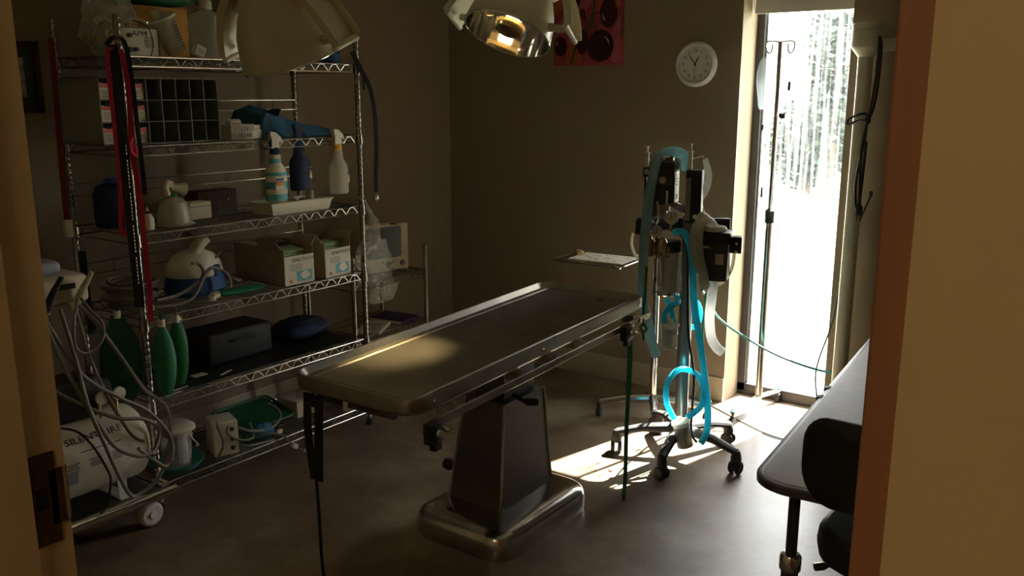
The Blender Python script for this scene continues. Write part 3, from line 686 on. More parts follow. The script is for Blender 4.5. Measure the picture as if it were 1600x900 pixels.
# ---------------- bottom shelf
o = sh('teal_dish', 'round teal plastic dish under the suction jar on the lowest shelf', 'dish', -3.13, 1.945, 5)
MB().lathe([(0, 0), (.085, 0), (.11, .03), (.107, .03), (.083, .005), (0, .005)], 32).build('dish_wall', 'teal', o); MB().lathe([(.107, .028), (.112, .029), (.112, .033), (.107, .033), (.107, .028)], 32).build('rim', 'teal', o)
o = sh('canister_jar', 'clear suction jar with overhanging white lid in the teal dish', 'jar', -3.13, 1.945, 5, dz=.0085)
MB().lathe([(0, 0), (.058, 0), (.06, .005), (.066, .16), (.064, .16), (.057, .006), (0, .006)], 28).build('jar_wall', 'clear', o)
MB().lathe([(0, .182), (.06, .18), (.082, .165), (.083, .155), (.079, .155), (.07, .158), (.0, .158)], 28).build('lid', 'white', o)
MB().rbox((.02, -.02, .075), (.03, .03, .14), .004).build('float_tube', 'white', o); MB().tube(cm([(.03, -.068, .15), (.034, -.072, .12), (.05, -.07, .10), (.055, -.069, .09)]), .0018, 6).build('tether', 'white', o)
MB().lathe([(.003, 0), (.007, 0), (.007, .004), (.003, .004)], 14, T(.056, -.066, .085) @ R(90, 'X')).build('plug', 'white', o)
o = sh('pump_unit', 'off white box unit with black cable sockets on the lowest shelf', 'medical device', -3.11, 2.155, 5)
MB().rbox((0, 0, .075), (.105, .12, .15), .004, 1, R(-20, 'Z')).build('housing', 'cream', o)
for k in range(3): MB().lathe([(.003, 0), (.009, 0), (.009, .006), (.003, .006)], 12, R(-20, 'Z') @ T(.025, -.06, .03 + k * .042) @ R(90, 'X')).build('socket', 'black', o)
for pts in ([(.0, -.05, .14), (-.02, -.07, .10), (.03, -.09, .06), (.10, -.08, .05), (.13, -.02, .09)], [(-.04, -.03, .15), (-.06, -.06, .14), (-.055, -.085, .07), (-.08, -.07, .01)], [(.028, -.07, .115), (.09, -.08, .08), (.2, -.06, .05), (.28, -.04, .07), (.3, 0, .10), (.27, .03, .13)], [(.028, -.07, .03), (.07, -.085, .02), (.15, -.09, .01), (.2, -.085, .006)]):
    MB().tube(cm(pts), .0055, 8).build('cable', 'grey_hose', o)
o = sh('green_tray', 'dark green plastic tray tilted on the lowest shelf', 'tray', -3.22, 2.40, 5)
b = MB(); b.prism(rrect(.30, .2, .03), 0, .006, T(0, 0, .06) @ R(14, 'X')); b.build('tray_floor', 'darkgreen', o)
b = MB(); b.tube([(x, y, .012) for x, y in rrect(.31, .21, .03)], .006, 6, closed=True, m=T(0, 0, .06) @ R(14, 'X')); b.build('tray_rim', 'darkgreen', o); MB().rbox((0, .03, .027), (.2, .08, .05), .01).build('support_pad', 'black_soft', o)
o = sh('blue_cloth', 'crumpled light blue cloth at the front of the lowest shelf', 'cloth', -3.07, 2.33, 5)
b = MB(); b.ball((0, 0, .04), (.06, .035, .04), 20, 12, jit=.12); b.build('cloth', 'drape', o); b = MB(); b.ball((-.055, .02, .025), (.035, .03, .025), 14, 8, jit=.12); b.build('cloth_tail', 'darkgreen', o)
o = sh('sensor_lead', 'grey sensor cable with white plugs drooping over the lowest shelf front', 'cable', -3.02, 2.36, 5)
MB().tube(cm([(-.08, .03, .03), (-.02, -.0, .04), (.03, -.02, .02), (.06, -.03, -.02), (.10, -.036, -.06), (.14, -.04, -.085)]), .0045, 8).build('lead', 'grey_hose', o)
MB().rbox((0, 0, 0), (.03, .016, .022), .003, 2, T(.08, -.034, -.042) @ R(40, 'Y')).build('clip', 'white', o); MB().cyl((.125, -.04, -.078), (.148, -.041, -.09), .007, n=12).build('plug', 'white', o); MB().rbox((.02, -.008, .04), (.026, .018, .018), .003).build('junction', 'white', o)
o = sh('storage_tub', 'beige lidded tub at the right end of the lowest shelf', 'tub', -3.22, 2.68, 5)
b = MB(); wallring(b, .15, .13, .165, .145, .075); b.box((0, 0, .002), (.15, .13, .004)); b.build('tub_wall', 'beige', o); MB().rbox((0, 0, .082), (.175, .155, .012), .004).build('lid', 'clear_frost', o)

# ---------------- leashes on the shelf posts
def leash(name, lab, pts, w_, mt, cat='leash', th=.003, off=(0, 0, 0), clip=False):
    o = thing(name, lab, cat, pts[-1]); l = Vector(pts[-1])
    P = [Vector(p) - l + Vector(off) for p in pts]
    MB().ribbon(cm(P, 5), w_, th, (.55, .83, 0)).build('webbing', mt, o)
    return o
o = leash('dog_leash', 'bright red leash looped over the left front shelf post', [(-2.995, 1.77, 1.753), (-2.985, 1.784, 1.727), (-2.98, 1.788, 1.618), (-2.98, 1.786, 1.506), (-2.98, 1.781, 1.405), (-2.98, 1.789, 1.313), (-2.98, 1.797, 1.185), (-2.98, 1.798, 1.043), (-2.98, 1.8, .897), (-2.98, 1.793, .769)], .019, 'red')
l = Vector((-2.98, 1.793, .769))
MB().ribbon(cm([Vector(p) - l for p in [(-2.995, 1.77, 1.75), (-2.985, 1.738, 1.758), (-2.985, 1.726, 1.736), (-2.985, 1.723, 1.639), (-2.985, 1.726, 1.508), (-2.985, 1.727, 1.374), (-2.985, 1.725, 1.261), (-2.985, 1.714, 1.147), (-2.985, 1.722, 1.105), (-2.985, 1.738, 1.126), (-2.985, 1.736, 1.18), (-2.985, 1.730, 1.238)]], 5), .014, .003, (.55, .83, 0)).build('handle_loop', 'red', o)
b = MB(); b.tube(cm([(0.003, -.008, .68), (.004, -.02, .66), (.004, -.018, .63), (.004, .0, .62), (.004, .002, .65)]), .006, 8); b.build('knot', 'red', o)
o = leash('lettered_leash', 'wide black leash with pale printed lettering beside the red leash', [(-2.985, 1.745, 1.769), (-2.972, 1.747, 1.661), (-2.972, 1.746, 1.53), (-2.972, 1.746, 1.351), (-2.972, 1.747, 1.191), (-2.972, 1.748, 1.051), (-2.972, 1.752, .931), (-2.972, 1.752, .835)], .034, 'black_soft')
b = MB()
for k in range(40):
    z = .02 + k * .013 + (.012 if k % 9 == 0 else 0)
    if k % 9: b.box((.0055, -.004, z + .06), (.001, .006, .008), R(30, 'Z'))
b.build('printed_words', 'wrap_white', o)
MB().ribbon(cm([(-.013, -.03, .93), (-.0, 0, .96), (.0, .035, .935), (-.002, .05, .80), (-.002, .055, .63), (-.002, .06, .5), (-.002, .06, .41)]), .016, .003, (.55, .83, 0)).build('second_strand', 'black_soft', o)
o = leash('maroon_leash', 'thin dark red leash hanging on the left rear shelf post', [(-3.435, 1.765, 1.808), (-3.435, 1.764, 1.619), (-3.435, 1.758, 1.427), (-3.435, 1.754, 1.255), (-3.435, 1.754, 1.117)], .02, 'darkred'); MB().rbox((0, 0, -.03), (.03, .03, .07), .006).build('grip', 'wrap_white', o)
o = leash('navy_strap', 'narrow dark blue strap hanging low on the left rear shelf post', [(-3.434, 1.800, .99), (-3.434, 1.800, .865), (-3.434, 1.804, .758), (-3.434, 1.809, .66)], .026, 'navy', 'strap'); MB().rbox((0, 0, -.006), (.012, .03, .016), .003).build('end_tab', 'navy', o)
o = leash('black_lead', 'long black lead with metal clip hanging off the right front shelf post', [(-3.0, 2.895, 1.79), (-2.99, 2.925, 1.721), (-2.985, 2.956, 1.68), (-2.985, 2.993, 1.609), (-2.985, 3.013, 1.492), (-2.985, 3.015, 1.359), (-2.985, 3.004, 1.21), (-2.985, 3.005, 1.15)], .02, 'black_soft')
b = MB(); b.tube(cm([(0, 0, 0), (.0, .004, -.012), (0, .012, -.022), (0, .010, -.036), (0, -.004, -.036), (0, -.006, -.02), (0, 0, -.008)]), .003, 8); b.build('snap_clip', 'chrome', o)
b = MB(); b.ribbon(cm([(-.015, -.105, .64), (-.005, -.085, .60), (-.003, -.06, .55), (-.003, -.055, .47)]), .012, .002, (.55, .83, 0)); b.build('loose_tail', 'black_soft', o)
# ================================================================== small wire cart with the monitor
o = thing('wire_cart', 'low wire cart in the corner between the shelving and window wall', 'cart', (-3.35, 3.29, 0))
for x, y in ((.17, -.27), (.17, .27), (-.17, -.27), (-.17, .27)):
    p = MB().lathe([(0, .07), (.011, .07), (.012, .08), (.012, .80), (.009, .806), (0, .806)], 12, T(x, y, 0)).build('post', 'wire', o)
    b = MB(); b.lathe([(0, -.012), (.03, -.012), (.034, -.006), (.034, .006), (.03, .012), (0, .012)], 18, T(x, y, .034) @ R(90, 'X')); b.box((x, y, .062), (.02, .03, .02)); b.build('caster', 'dark_rubber', p)
for z in (.665, .385, .12):
    b = MB()
    for dz in (0, -.03):
        for s in (-1, 1):
            b.tube([(.17 * s, -.27, z + dz), (.17 * s, .27, z + dz)], .0035, 6); b.tube([(-.17, .27 * s, z + dz), (.17, .27 * s, z + dz)], .0035, 6)
    s_ = b.build('shelf', 'wire', o)
    b = MB()
    for k in range(1, 22): y = -.27 + .54 * k / 22; b.tube([(-.17, y, z + .001), (.17, y, z + .001)], .0016, 4)
    b.build('wire_deck', 'wire', s_)
    b = MB(); pts = []
    for k in range(11): y = -.26 + k * .047; pts += [(.17, y, z - .028), (.17, y + .016, z - .003), (.17, y + .03, z - .003), (.17, y + .045, z - .028)]
    b.tube(pts, .002, 5); b.build('truss', 'wire', s_)
o = thing('monitor', 'beige bedside monitor with dark screen on the small wire cart', 'monitor', (-3.38, 3.37, .669), 78)
MB().rbox((0, -.09, .135), (.30, .05, .26), .012, 3).build('bezel', 'beige', o)
b = MB(); b.loft([[(x * .28 / .3, -.066, .135 + z * .24 / .26) for x, z in rrect(.29, .25, .02)], [(x * .7, .09, .13 + z * .7) for x, z in rrect(.29, .25, .02)]]); b.build('rear_housing', 'beige', o)
b = MB(); b.prism(rrect(.215, .165, .012), 0, .006, T(-.01, -.1145, .165) @ FRONT); b.build('screen', 'screen', o)
MB().rbox((.05, -.116, .262), (.04, .002, .010), .0005, 1).build('name_plate', 'grey_plastic', o)
MB().lathe([(0, .014), (.013, .014), (.016, 0), (0, 0)], 18, T(.105, -.115, .045) @ FRONT).build('knob', 'dark_metal', o)
MB().add([(-.03, -.1155, .06), (.06, -.1155, .06), (.015, -.1155, .03)], [(0, 1, 2)]).build('key_panel', 'ink', o)
MB().box((0, -.06, .004), (.24, .12, .008)).build('foot', 'grey_plastic', o)
o = thing('dust_cover', 'clear crumpled plastic cover slumped against the monitor on the cart', 'plastic bag', (-3.17, 3.155, .669))
b = MB(); bm = bmesh.new(); bmesh.ops.create_icosphere(bm, subdivisions=4, radius=1); vs = []
for q in bm.verts:
    p = q.co * (1 + .25 * noise.noise(q.co * 2.6 + Vector((3, 1, 2))) + .2 * abs(noise.noise(q.co * 6)))
    z = .06 + p.z * .17
    vs.append((p.x * .045 + (.05 if z < 0 else 0), p.y * .12, max(z, -.10)))
bm.verts.index_update(); b.add(vs, [tuple(k.index for k in f.verts) for f in bm.faces]); bm.free(); b.build('film', 'bagfilm', o, ang=20)
MB().tube(cm([(.02, .0, .2), (.03, -.03, .34), (.0, -.06, .42)]), [.03] * 6 + [.012] * 7, 10).build('gathered_top', 'bagfilm', o)
o = thing('notepad', 'open pale notepad lying tilted on the lower cart shelf', 'notepad', (-3.25, 3.22, .388), 25); MB().rbox((0, 0, .012), (.13, .17, .018), .002, 1, R(4, 'X')).build('cover', 'paper', o); b = MB(); [b.box((0, -.06 + k * .02, .0225), (.09, .003, .0006), R(4, 'X')) for k in range(6)]; b.build('print_lines', 'grey_plastic', o)
o = thing('binder', 'purple binder lying flat beside the pale notepad', 'binder', (-3.30, 3.43, .388), 8); MB().rbox((0, 0, .013), (.22, .16, .024), .003).build('cover', 'purple', o); MB().box((.0, .0, .013), (.212, .162, .014)).build('pages', 'paper', o)
o = thing('power_cord', 'thin pale cord trailing from the cart down to the floor', 'cord', (-3.2, 3.70, 0)); MB().tube(cm([(.02, -.135, .70), (.04, -.09, .69), (.05, -.04, .5), (.04, -.02, .2), (.03, .02, .006), (-.05, .12, .006)]), .0032, 6).build('cord', 'grey_hose', o); MB().rbox((-.06, .135, .012), (.03, .025, .022), .004).build('plug', 'black', o)

# ================================================================== compressor cart at the left
o = thing('instrument_cart', 'wheeled instrument cart with chrome bumper left of the shelving', 'cart', (-3.08, 1.48, 0))
MB().rbox((0, 0, .13), (.34, .50, .018), .004).build('platform', 'dark_metal', o)
MB().tube(cm([(-.12, .285, .13), (.15, .285, .13), (.185, .275, .13), (.19, .25, .13), (.19, -.3, .13)]), .022, 14).build('bumper', 'chrome', o)
for x, y in ((.13, .21), (.13, -.22), (-.13, .21), (-.13, -.22)):
    c = MB().lathe([(0, -.02), (.038, -.02), (.048, -.012), (.048, .012), (.038, .02), (0, .02)], 22, T(x + .02, y, .0485) @ R(90, 'Y')).build('caster', 'foot_white', o)
    MB().lathe([(0, 0), (.016, 0), (.014, .005), (0, .006)], 14, T(x + .041, y, .0485) @ R(90, 'Y')).build('hub_cap', 'white', c)
    MB().box((x - .01, y, .10), (.03, .05, .045)).build('fork', 'dark_metal', c)
MB().cyl((-.12, -.06, .13), (-.12, -.06, .90), .022).build('column', 'steel', o)
hd = MB().rbox((-.02, -.03, .94), (.22, .26, .10), .018, 3, R(0, 'X')).build('control_head', 'beige', o)
MB().rbox((-.03, -.05, 1.015), (.15, .17, .05), .02, 3).build('head_cover', 'skin_cover', hd); MB().rbox((.092, .02, .955), (.004, .06, .02), .001, 1).build('display', 'screen', hd)
for k, (yy, mt) in enumerate(((-.05, 'black_soft'), (.055, 'beige'))):
    h = MB(); h.tube([(.135, yy + .035, 1.0), (.12, yy + .01, .95), (.10, yy - .02, .88)], [.008, .012, .015], 10); h.build('handpiece', mt, o)
    MB().rbox((.098, yy - .02, .885), (.03, .035, .028), .006).build('holder', 'beige', o)
def woff(L): return [tuple(Vector(p) - Vector((-3.08, 1.48, 0))) for p in L]
HS = [([(-2.95, 1.38, .632), (-2.93, 1.45, .567), (-2.87, 1.558, .487), (-2.86, 1.665, .45), (-2.87, 1.729, .385), (-2.86, 1.765, .315), (-2.85, 1.728, .25), (-2.845, 1.676, .29), (-2.84, 1.618, .358)], .007, 'grey_hose'),
      ([(-2.98, 1.396, .90), (-2.93, 1.407, .776), (-2.89, 1.445, .618), (-2.86, 1.498, .474), (-2.845, 1.537, .389), (-2.84, 1.604, .335), (-2.84, 1.659, .324), (-2.85, 1.693, .338), (-2.86, 1.72, .40)], .0075, 'grey_hose'),
      ([(-2.97, 1.46, .885), (-2.9, 1.458, .724), (-2.87, 1.468, .56), (-2.84, 1.498, .409), (-2.835, 1.533, .288), (-2.85, 1.574, .195), (-2.87, 1.622, .172), (-2.86, 1.70, .215), (-2.87, 1.762, .338), (-2.87, 1.76, .463), (-2.89, 1.69, .551), (-2.9, 1.622, .684), (-2.92, 1.543, .841), (-3.0, 1.517, .905)], .0075, 'grey_hose'),
      ([(-2.95, 1.515, .917), (-2.9, 1.464, .835), (-2.9, 1.466, .756), (-2.9, 1.509, .732), (-2.9, 1.559, .769), (-2.9, 1.565, .825), (-2.92, 1.542, .868), (-2.96, 1.53, .912)], .005, 'grey_hose'),
      ([(-2.97, 1.393, .89), (-2.9, 1.468, .672), (-2.87, 1.573, .562), (-2.86, 1.68, .475), (-2.86, 1.758, .354), (-2.88, 1.77, .25)], .007, 'grey_hose'),
      ([(-2.9, 1.34, .511), (-2.87, 1.415, .483), (-2.84, 1.453, .424), (-2.83, 1.49, .328), (-2.845, 1.507, .273), (-2.86, 1.496, .19), (-2.86, 1.467, .158)], .004, 'black'),
      ([(-2.99, 1.52, .89), (-2.94, 1.53, .70), (-2.9, 1.56, .55), (-2.85, 1.60, .42), (-2.84, 1.64, .38)], .0065, 'grey_hose')]
for pts, r, mt in HS: MB().tube(cm(woff(pts), 7), r, 8).build('hose', mt, o)
o = thing('compressor_tank', 'white horizontal air tank with black lettering on the chrome bumper cart', 'air tank', (-3.04, 1.48, .14), 90)
r = .142; P = [(0, -.262)] + [(r * math.sin(a), -.20 - .062 * math.cos(a)) for a in [PI / 2 * k / 6 for k in range(1, 7)]] + [(r * math.sin(a), .20 + .062 * math.cos(a)) for a in [PI / 2 * k / 6 for k in range(6, -1, -1)]]
MB().lathe(P, 36, T(0, 0, .185) @ R(90, 'Y')).build('tank', 'white', o)
for x in (-.13, .13):
    b = MB(); b.box((x, -.08, .035), (.035, .006, .075), R(0, 'X')); b.box((x, .08, .035), (.035, .006, .075)); b.box((x, 0, .003), (.045, .2, .006)); b.build('foot', 'foot_white', o)
def ontank(x, ang):    # a patch on the tank skin at angle ang above the front
    a = math.radians(ang); return T(x, -(r + .0012) * math.cos(a), .185 + (r + .0012) * math.sin(a)) @ R(-ang, 'X') @ FRONT
text('SILENTAIRE', .036, ontank(.03, 42), 'ink', o, sx=1.15)
MB().box((0, 0, 0), (.15, .003, .001), ontank(.04, 24)).build('printed_line', 'grey_plastic', o)
for k in range(3):
    b = MB(); [b.box((0, .012 - j * .008, 0), (.045 - .01 * (j % 2), .0028, .0012), ontank(-.07 + k * .08, 6)) for j in range(4)]; b.build('printed_notes', 'grey_plastic', o)
b = MB(); b.box((0, 0, 0), (.036, .05, .001), ontank(-.075, -8)); b.build('warning_panel', 'skin_cover', o)
b = MB(); b.rbox((.0, .02, .40), (.22, .14, .15), .02, 3); b.cyl((.11, .02, .40), (.15, .02, .40), .06); b.build('motor', 'black', o)
for x in (.085, .15):
    g = MB(); g.lathe([(0, 0), (.022, 0), (.024, .003), (.024, .014), (0, .014)], 20, T(x, -.075, .40) @ FRONT); q = g.build('gauge', 'wrap_white', o); MB().cyl((x, -.06, .40), (x, -.06, .32), .006, n=10).build('stem', 'brass', q)

# ================================================================== pictures and clock
o = thing('framed_picture', 'dark framed print with green mount on the left wall by the doorway', 'picture', (XL + .012, 1.66, 1.53), 90)
W, Hh = .25, .27
b = MB()
for s in (-1, 1): b.box((s * (W / 2 - .012), 0, Hh / 2), (.024, .022, Hh)); b.box((0, 0, Hh / 2 + s * (Hh / 2 - .012)), (W, .022, .024))
b.build('frame', 'frame_wood', o); MB().box((0, .004, Hh / 2), (W - .04, .008, Hh - .04)).build('mount', 'mount_green', o); MB().box((0, -.001, Hh / 2), (W - .12, .004, Hh - .12)).build('print', 'print', o)
o = thing('canvas_painting', 'red and pink canvas of dark cherries on the window wall', 'painting', (-2.594, YB - .018, 1.757))
W, Hh = .42, .55; s_ = W / 510
MB().rbox((0, 0, Hh / 2), (W, .034, Hh), .002, 1).build('canvas', 'canvas_red', o)
def cp(x, y): return ((x - 1205) * s_, (515 - y) * s_)
def patch(name, pts, mt, d): b = MB(); b.prism([cp(*p) for p in pts], 0, .0008, T(0, -.0172 - d * .0008, 0) @ FRONT); return b.build(name, mt, o)
patch('paint_field', [(955, 190), (1010, 150), (1010, 0), (955, -100)], 'canvas_orange', 0); patch('paint_field', [(1300, 60), (1455, -120), (1455, 150), (1330, 240), (1290, 200)], 'canvas_orange', 0)
patch('paint_field', [(955, 340), (1180, 190), (1240, 100), (1130, 120), (955, 250)], 'canvas_pink', 0); patch('paint_field', [(1040, 505), (1070, 300), (1180, 270), (1160, 505)], 'canvas_orange', 0); patch('paint_field', [(1400, 505), (1455, 500), (1455, 210), (1390, 320)], 'canvas_pink', 0)
patch('paint_field', [(1020, -150), (1180, -130), (1240, 30), (1180, 40)], 'canvas_pink', 0)
def strk(pts, mt, w_=9):
    b = MB(); q = [Vector((cp(*p)[0], -.0185, cp(*p)[1])) for p in pts]; b.ribbon(cm(q, 6), w_ * s_, .0012, (1, 0, 0)); b.build('stem', mt, o)
strk([(1285, -20), (1265, 90), (1250, 180), (1225, 270), (1200, 330)], 'stem', 16); strk([(1250, 220), (1275, 280), (1300, 320)], 'stem', 16); strk([(1255, 200), (1290, 185), (1325, 190)], 'stem', 10); strk([(1125, 395), (1105, 450), (1090, 510)], 'stem', 16)
for x, y, rx, ry in ((1090, 80, 70, 88), (1300, -10, 78, 62), (1368, 190, 64, 92), (1003, 390, 50, 62), (1172, 365, 46, 82), (1312, 395, 98, 102), (1172, 185, 22, 32), (1193, 218, 12, 16), (1110, -180, 75, 70), (1390, -190, 55, 60)):
    b = MB(); cx, cz = cp(x, y); b.prism([(cx + rx * s_ * math.cos(a), cz + ry * s_ * math.sin(a)) for a in [2 * PI * k / 24 for k in range(24)]], 0, .001, T(0, -.0185, 0) @ FRONT); c = b.build('cherry', 'cherry', o)
    if rx > 40:
        side = 1 if (rx > 90) else -1; pts = [Vector((cx + side * .68 * rx * s_ * math.cos(a), -.0203, cz + (1 if side > 0 else (-1 if y < 300 else 1)) * .62 * ry * s_ * math.sin(a))) for a in [.1 + k * .2 for k in range(6)]]
        MB().ribbon(pts, [.002, .005, .007, .007, .005, .002], .0008, (1, 0, 0)).build('highlight', 'wrap_white', c)
o = thing('wall_clock', 'round white wall clock on the window wall beside the window', 'clock', (-1.960, YB - .003, 1.75))
MB().lathe([(0, 0), (.112, 0), (.112, .012), (.104, .026), (.097, .030), (.090, .027), (.086, .018), (0, .018)], 48, FRONT).build('case', 'clock_white', o)
MB().lathe([(0, .0182), (.086, .0182), (.086, .0188), (0, .0188)], 40, FRONT).build('dial', 'clock_white', o)
for n in range(12):
    a = math.radians(30 * (n or 12)); text(str(n or 12), .022, T(.066 * math.sin(a), -.0192, .066 * math.cos(a)) @ FRONT, 'ink', o, 'numeral')
def hand(name, ang, L, w_, d, mt='ink'):
    a = math.radians(ang); u = Vector((math.sin(a), 0, math.cos(a))); q = Vector((math.cos(a), 0, -math.sin(a))); y = Vector((0, -.0195 - d, 0))
    b = MB(); b.loft([[y + u * k + q * w_ * f, y + u * k - q * w_ * f, y + u * k - q * w_ * f - Vector((0, .0008, 0)), y + u * k + q * w_ * f - Vector((0, .0008, 0))] for k, f in ((-L * .2, .7), (L * .6, 1), (L, .15))]); b.build(name, mt, o)
hand('hour_hand', 27, .044, .0035, .001); hand('minute_hand', 324, .066, .0026, .002); hand('second_hand', 181, .062, .0008, .003)
MB().lathe([(0, .0235), (.004, .0235), (.005, .019), (0, .019)], 14, FRONT).build('pivot', 'ink', o)

# ================================================================== operating table
RX, RY = -1.885, 2.53
o = thing('operating_table', 'stainless steel operating table on a tapered pedestal in mid room', 'operating table', (RX, RY, 0))
MT = T(-1.838 - RX, 2.405 - RY, .793) @ R(1.2, 'Z') @ R(1.6, 'X')
TW, TL = .50, 1.435
def ring(w_, l, r_, z): return [(x, y, z) for x, y in rrect(w_, l, r_, 8)]
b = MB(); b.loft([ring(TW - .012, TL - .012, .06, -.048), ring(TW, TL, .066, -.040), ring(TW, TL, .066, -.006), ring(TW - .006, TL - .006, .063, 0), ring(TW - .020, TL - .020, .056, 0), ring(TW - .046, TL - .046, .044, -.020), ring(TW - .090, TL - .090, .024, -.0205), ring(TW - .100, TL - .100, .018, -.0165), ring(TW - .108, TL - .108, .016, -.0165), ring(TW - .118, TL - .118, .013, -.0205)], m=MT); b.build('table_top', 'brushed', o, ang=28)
b = MB(); b.rbox((0, 0, -.062), (TW - .12, TL - .2, .03), .006, 2, MT); b.build('sub_frame', 'dark_metal', o)
for s in (-1, 1):
    r_ = MB(); r_.rbox((s * (TW / 2 + .006), .02, -.085), (.008, TL - .02, .028), .002, 1, MT); rl = r_.build('side_rail', 'steel', o)
    for k in (-.55, -.2, .0, .2, .6):
        MB().box((s * (TW / 2 - .02), k, -.072), (.05, .03, .03), MT).build('rail_bracket', 'steel', rl)
    for k in (-.62, -.05, .64):
        MB().lathe([(0, .004), (.005, .0035), (.0065, 0), (0, 0)], 12, MT @ T(s * TW / 2, k, -.023) @ R(90 * s, 'Y')).build('screw', 'chrome', o)
for x, y in ((TW / 2 + .022, -.655), (-TW / 2 - .022, -.6), (TW / 2 + .022, .50), (-TW / 2 - .022, .5)):
    c = MB().rbox((x, y, -.10), (.03, .06, .06), .004, 2, MT).build('clamp', 'black', o)
    b = MB(); b.lathe([(0, .02), (.011, .02), (.013, .012), (.008, .0), (0, 0)], 14, MT @ T(x + (.014 if x > 0 else -.014), y - .008, -.095) @ R(90 if x > 0 else -90, 'Y')); b.lathe([(0, .03), (.008, .03), (.01, .0), (0, 0)], 14, MT @ T(x + (.014 if x > 0 else -.014), y + .02, -.09) @ R(90 if x > 0 else -90, 'Y')); b.build('clamp_knob', 'chrome', c)
    MB().box((x, y + .005, -.142), (.02, .03, .024), MT).build('clamp_jaw', 'black', c)
e = MB(); e.rbox((0, -TL / 2 + .03, -.062), (TW - .18, .02, .028), .003, 1, MT); e.build('end_rail', 'dark_metal', o)
for x in (-.14, -.02): MB().rbox((x, -TL / 2 + .015, -.066), (.022, .012, .034), .002, 1, MT).build('end_cleat', 'chrome', o)
MB().lathe([(0, .0), (.018, 0), (.018, .0012), (0, .0012)], 20, MT @ T(.09, TL / 2 - .095, -.0204)).build('drain', 'dark_metal', o)
# pedestal
b = MB(); cx, cy = -1.885 - RX, 2.53 - RY
def br(x0, x1, y0, y1, z): return [(x0 - RX, y0 - RY, z), (x1 - RX, y0 - RY, z), (x1 - RX, y1 - RY, z), (x0 - RX, y1 - RY, z)]
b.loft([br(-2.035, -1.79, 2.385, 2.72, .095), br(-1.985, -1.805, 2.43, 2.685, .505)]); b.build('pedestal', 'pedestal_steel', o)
for X0, X1, Ya, Yb in ((-1.79, -1.805, 2.385, 2.43), (-1.79, -1.805, 2.72, 2.685), (-2.035, -1.985, 2.385, 2.43)):
    MB().tube([(X0 - RX, Ya - RY, .10), (X1 - RX, Yb - RY, .505)], .0055, 8).build('corner_trim', 'chrome', o)
b = MB(); b.box((-1.893 - RX, 2.555 - RY, .60), (.13, .19, .20)); b.build('lift_sleeve', 'dark_metal', o)
b = MB(); b.rbox((-1.87 - RX, 2.52 - RY, .700), (.22, .42, .03), .006, 2, Matrix.Identity(4)); b.build('tilt_head', 'black', o)
b = MB(); b.tube(cm([(-1.80 - RX, 2.48 - RY, .53), (-1.72 - RX, 2.44 - RY, .535), (-1.66 - RX, 2.42 - RY, .55)]), [.008] * 7 + [.013] * 6, 10); b.build('tilt_lever', 'black', o)
MB().lathe([(0, .05), (.02, .05), (.024, .03), (.012, 0), (0, 0)], 16, T(-2.03 - RX, 2.42 - RY, .215) @ R(-90, 'Y')).build('lock_knob', 'black', o)
bw, bl = .44, .60; bx, by = -1.885 - RX, 2.53 - RY
def rb_(s, z, r_): return [(bx + x, by + y, z) for x, y in rrect(bw * s - (1 - s) * .0, bl * (1 - (1 - s) * bw / bl), r_, 8)]
b = MB(); b.loft([rb_(1, 0, .09), rb_(1.01, .010, .09), rb_(1.01, .052, .09), rb_(.995, .070, .088), rb_(.965, .084, .084), rb_(.915, .094, .078), rb_(.84, .101, .07), rb_(.74, .105, .06), rb_(.6, .107, .05)]); b.build('base', 'base_steel', o, ang=60)
# things hanging off the table
o = thing('green_leash', 'thin green leash hanging from the far right table rail to the floor', 'leash', (-1.578, 2.93, 0))
MB().ribbon(cm([(-.002, 0, .705), (.006, .005, .62), (.006, 0, .45), (.003, 0, .30), (.006, -.004, .12), (0, 0, .02)]), [.02] * 10 + [.016] * 16, .0025, (.8, .6, 0)).build('webbing', 'leash_green', o)
b = MB(); b.tube(cm([(-.012, -.006, .70), (.0, -.012, .725), (.016, .004, .70), (.004, .01, .68), (-.012, -.004, .70)]), .007, 8); b.build('knot', 'leash_green', o); MB().rbox((0, 0, .014), (.014, .01, .026), .003).build('clip', 'dark_metal', o)
o = thing('black_restraint', 'doubled black strap with cord hanging from the near table end', 'strap', (-1.955, 1.672, 0))
MB().ribbon(cm([(-.02, 0, .73), (-.02, -.005, .6), (-.008, 0, .455)]), .028, .003, (1, .2, 0)).build('strap', 'black_soft', o); MB().ribbon(cm([(.03, 0, .73), (.028, -.006, .6), (.012, 0, .455)]), .03, .003, (1, .2, 0)).build('strap', 'black_soft', o)
MB().tube(cm([(0, 0, .47), (.005, 0, .35), (.012, -.004, .2), (.02, .0, .06), (.012, .0, .008), (-.05, .02, .006)]), .005, 8).build('cord', 'black_soft', o)
o = thing('green_clip_strap', 'small green rope knot tied to the far corner of the table rail', 'rope', (-1.583, 3.06, .655)); b = MB(); b.tube(cm([(0, 0, .06), (.012, .004, .035), (0, .006, .02), (-.012, 0, .035), (.0, -.006, .05)]), .006, 8); b.build('knot', 'green', o); MB().cyl((0, 0, .025), (.003, 0, -.012), .005, n=8).build('tail', 'leash_green', o); MB().cyl((0, 0, .055), (0, 0, .075), .005, n=8).build('eye_bolt', 'chrome', o)

